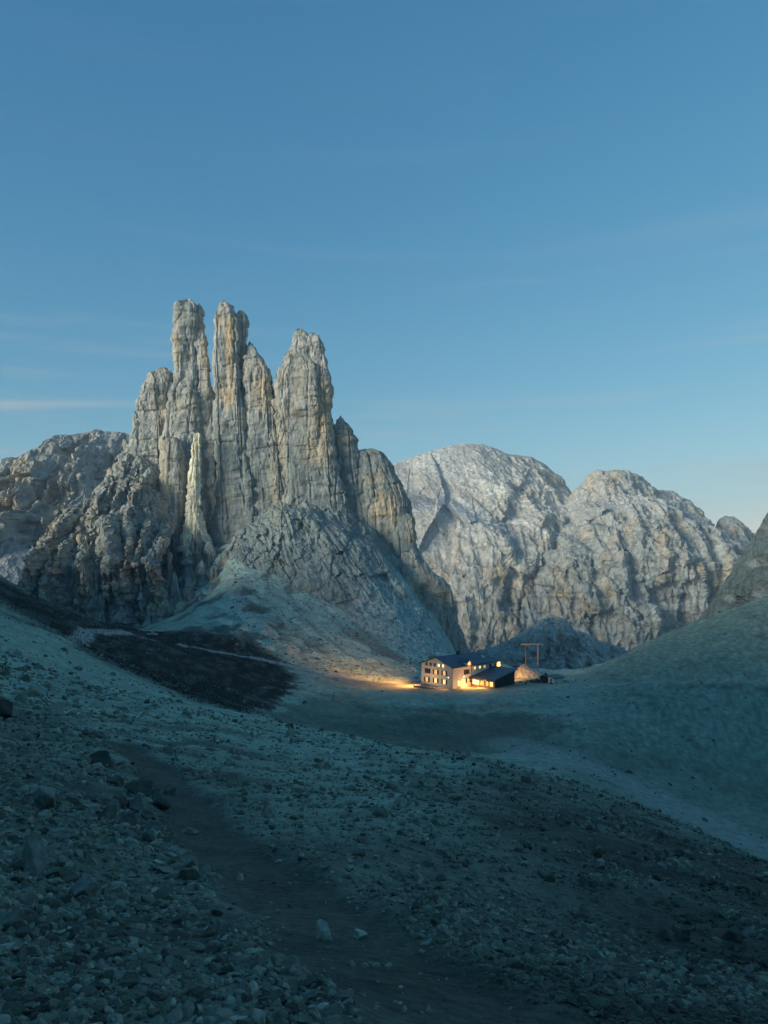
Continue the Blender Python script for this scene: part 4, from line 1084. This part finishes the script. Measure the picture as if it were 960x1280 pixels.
tufts('rubble_turf', nX[pick] + .05, nY[pick], .03 * (nY[pick] / 5) ** .8 * rs.uniform(.6, 1.8, len(pick)), np.array([.03, .033, .02]), 'sparse dark grass tufts between the near stones', 9)

# ------------------------------------------------------------------ small built things round the hut
D_ = 246.0
bx0, bx1 = (657 - CX) * D_ / F, (672.5 - CX) * D_ / F
gb = min(gz(bx0, D_), gz(bx1, D_))
tz = (HY - 806) * D_ / F
rope = empty('ropeway_frame', ((bx0 + bx1) / 2, D_, gb))
tag(rope, 'tall goods-ropeway frame of two posts and a crossbeam behind the hut', 'ropeway')
hw_ = (bx1 - bx0) / 2; hh = tz - gb
for sg in (-1, 1):
    solid('post', [tube((sg * hw_, 0, -.8), (sg * hw_, 0, hh), .17, .12)], M_WOOD if sg < 0 else M_STEEL, rope)
cb_ = solid('crossbeam', [(-hw_ - 1.6, hw_ + 1.4, -.16, .16, hh, hh + .35)], M_STEEL, rope)
solid('brace', [tube((-hw_, .02, hh * .55), (hw_, .02, hh * .55), .07)], M_STEEL, rope)
for xx in (-hw_ - 1.1, 0, hw_ + .9):
    solid('pulley', [tube((xx, -.1, hh - .28), (xx, .1, hh - .28), .26, n=14)], M_DARK, cb_)
rk = Rock()
loft(rk, [(832, 650, 658), (836, 645, 668), (842, 641, 678), (852, 636, 690)], 242, .9, 2.2, step=.3, seed=95, amp=.22, tip=.6, base=GREY * 1.1, general=.2, spots=[])
tag(rk.build('rock_mound'), 'pale rock mound lit warm by the hut lamp, under the ropeway frame', 'mound')
# little shed
Dq = 224.0; xq = (692.5 - CX) * Dq / F
shed = empty('small_shed', (xq, Dq, gz(xq + 1.5, Dq + 1)), math.radians(38))
tag(shed, 'tiny whitewashed shed with dark lean-to roof right of the hut', 'shed')
solid('wall', [([(0, 0, -1), (4.2, 0, -1), (4.2, 2.2, -1), (0, 2.2, -1), (0, 0, 1.5), (4.2, 0, 1.5), (4.2, 2.2, 1.9), (0, 2.2, 1.9)], [(0, 3, 2, 1), (4, 5, 6, 7), (0, 1, 5, 4), (1, 2, 6, 5), (2, 3, 7, 6), (3, 0, 4, 7)])], M_PLASTER, shed)
solid('roof', [roof_quad([(-.3, -.5, 1.43), (4.6, -.5, 1.43), (4.6, 2.5, 1.98), (-.3, 2.5, 1.98)])], M_ROOF, shed)
solid('window', [(-.05, -.003, .7, 1.4, .6, 1.2)], M_GLASS_DARK, shed)
# dark rubble heap between hut and shed
heap_n = 260
hx, hy = rs.normal(0, 2.6, heap_n), rs.normal(0, 2.2, heap_n); hx0, hy0 = (682 - CX) * 229 / F, 229.0
hz = ground_z(hx + hx0, hy + hy0) + np.maximum(0, 2.2 * np.exp(-(hx / 2.6) ** 2 - (hy / 2.4) ** 2) * rs.random(heap_n))
tag(link('rubble_heap', scatter_mesh('rubble_heap', np.stack([hx + hx0, hy + hy0, hz], 1), .35 * np.exp(rs.normal(0, .4, heap_n)), var_md, np.repeat(np.array([[.035, .035, .03]]), heap_n, 0) * rs.uniform(.6, 2.2, (heap_n, 1)), rs, None), M_STONE), 'dark heap of rubble between the hut and the tiny shed', 'rubble', kind='stuff')
# trail sign in the basin
Dp = row_D(416, 876, 140, 230); xp = (416 - CX) * Dp / F
sgn = empty('trail_signpost', (xp, Dp, gz(xp, Dp)))
tag(sgn, 'lone pale signpost on a stone foot at the basin edge', 'signpost')
solid('post', [tube((0, 0, -.3), (.25, 0, 2.3), .09, .07)], M_WOOD, sgn)
solid('sign_board', [(.0, .9, -.09, -.05, 1.9, 2.25)], M_PLASTER, sgn)
vf = chipped(1, rs); solid('stone_foot', [([tuple(q * np.array([1.1, .9, .8])) for q in vf[0]], [tuple(int(i) for i in t_) for t_ in vf[1]])], M_CONC, sgn)
# cairn on the saddle
Dc = 226.0; xc = (190 - CX) * Dc / F
cairn = empty('cairn', (xc, Dc, gz(xc, Dc)))
tag(cairn, 'small whitish cairn on the saddle below the rock fins', 'cairn')
for k_, (ax, az, sc2) in enumerate([(-.9, .1, .7), (0, .1, .8), (.9, .1, .65), (-.35, .75, .55), (.4, .8, .5), (0, 1.35, .4)]):
    vf = chipped(1, rs)
    solid('stone', [([tuple(q * sc2 + np.array([ax, 0, az])) for q in vf[0]], [tuple(int(i) for i in t_) for t_ in vf[1]])], plain('cairn limestone', (.5, .5, .48), .9) if k_ == 0 else bpy.data.materials['cairn limestone'], cairn)

# ------------------------------------------------------------------ thin blue air between the viewer and the far walls
hz_ = solid('haze', [(-2600, 2600, -900, 2900, -180, 262)], None, None)
hm = bpy.data.materials.new('mountain air'); hm.use_nodes = True
hm.node_tree.nodes.clear()
ho = hm.node_tree.nodes.new('ShaderNodeOutputMaterial'); hv = hm.node_tree.nodes.new('ShaderNodeVolumePrincipled')
hv.inputs['Color'].default_value = (.75, .88, 1.0, 1); hv.inputs['Density'].default_value = .00024; hv.inputs['Anisotropy'].default_value = 0.0
hm.node_tree.links.new(hv.outputs[0], ho.inputs['Volume'])
hz_.data.materials.append(hm)
tag(hz_, 'thin bluish evening air in front of the far mountains', kind='stuff')
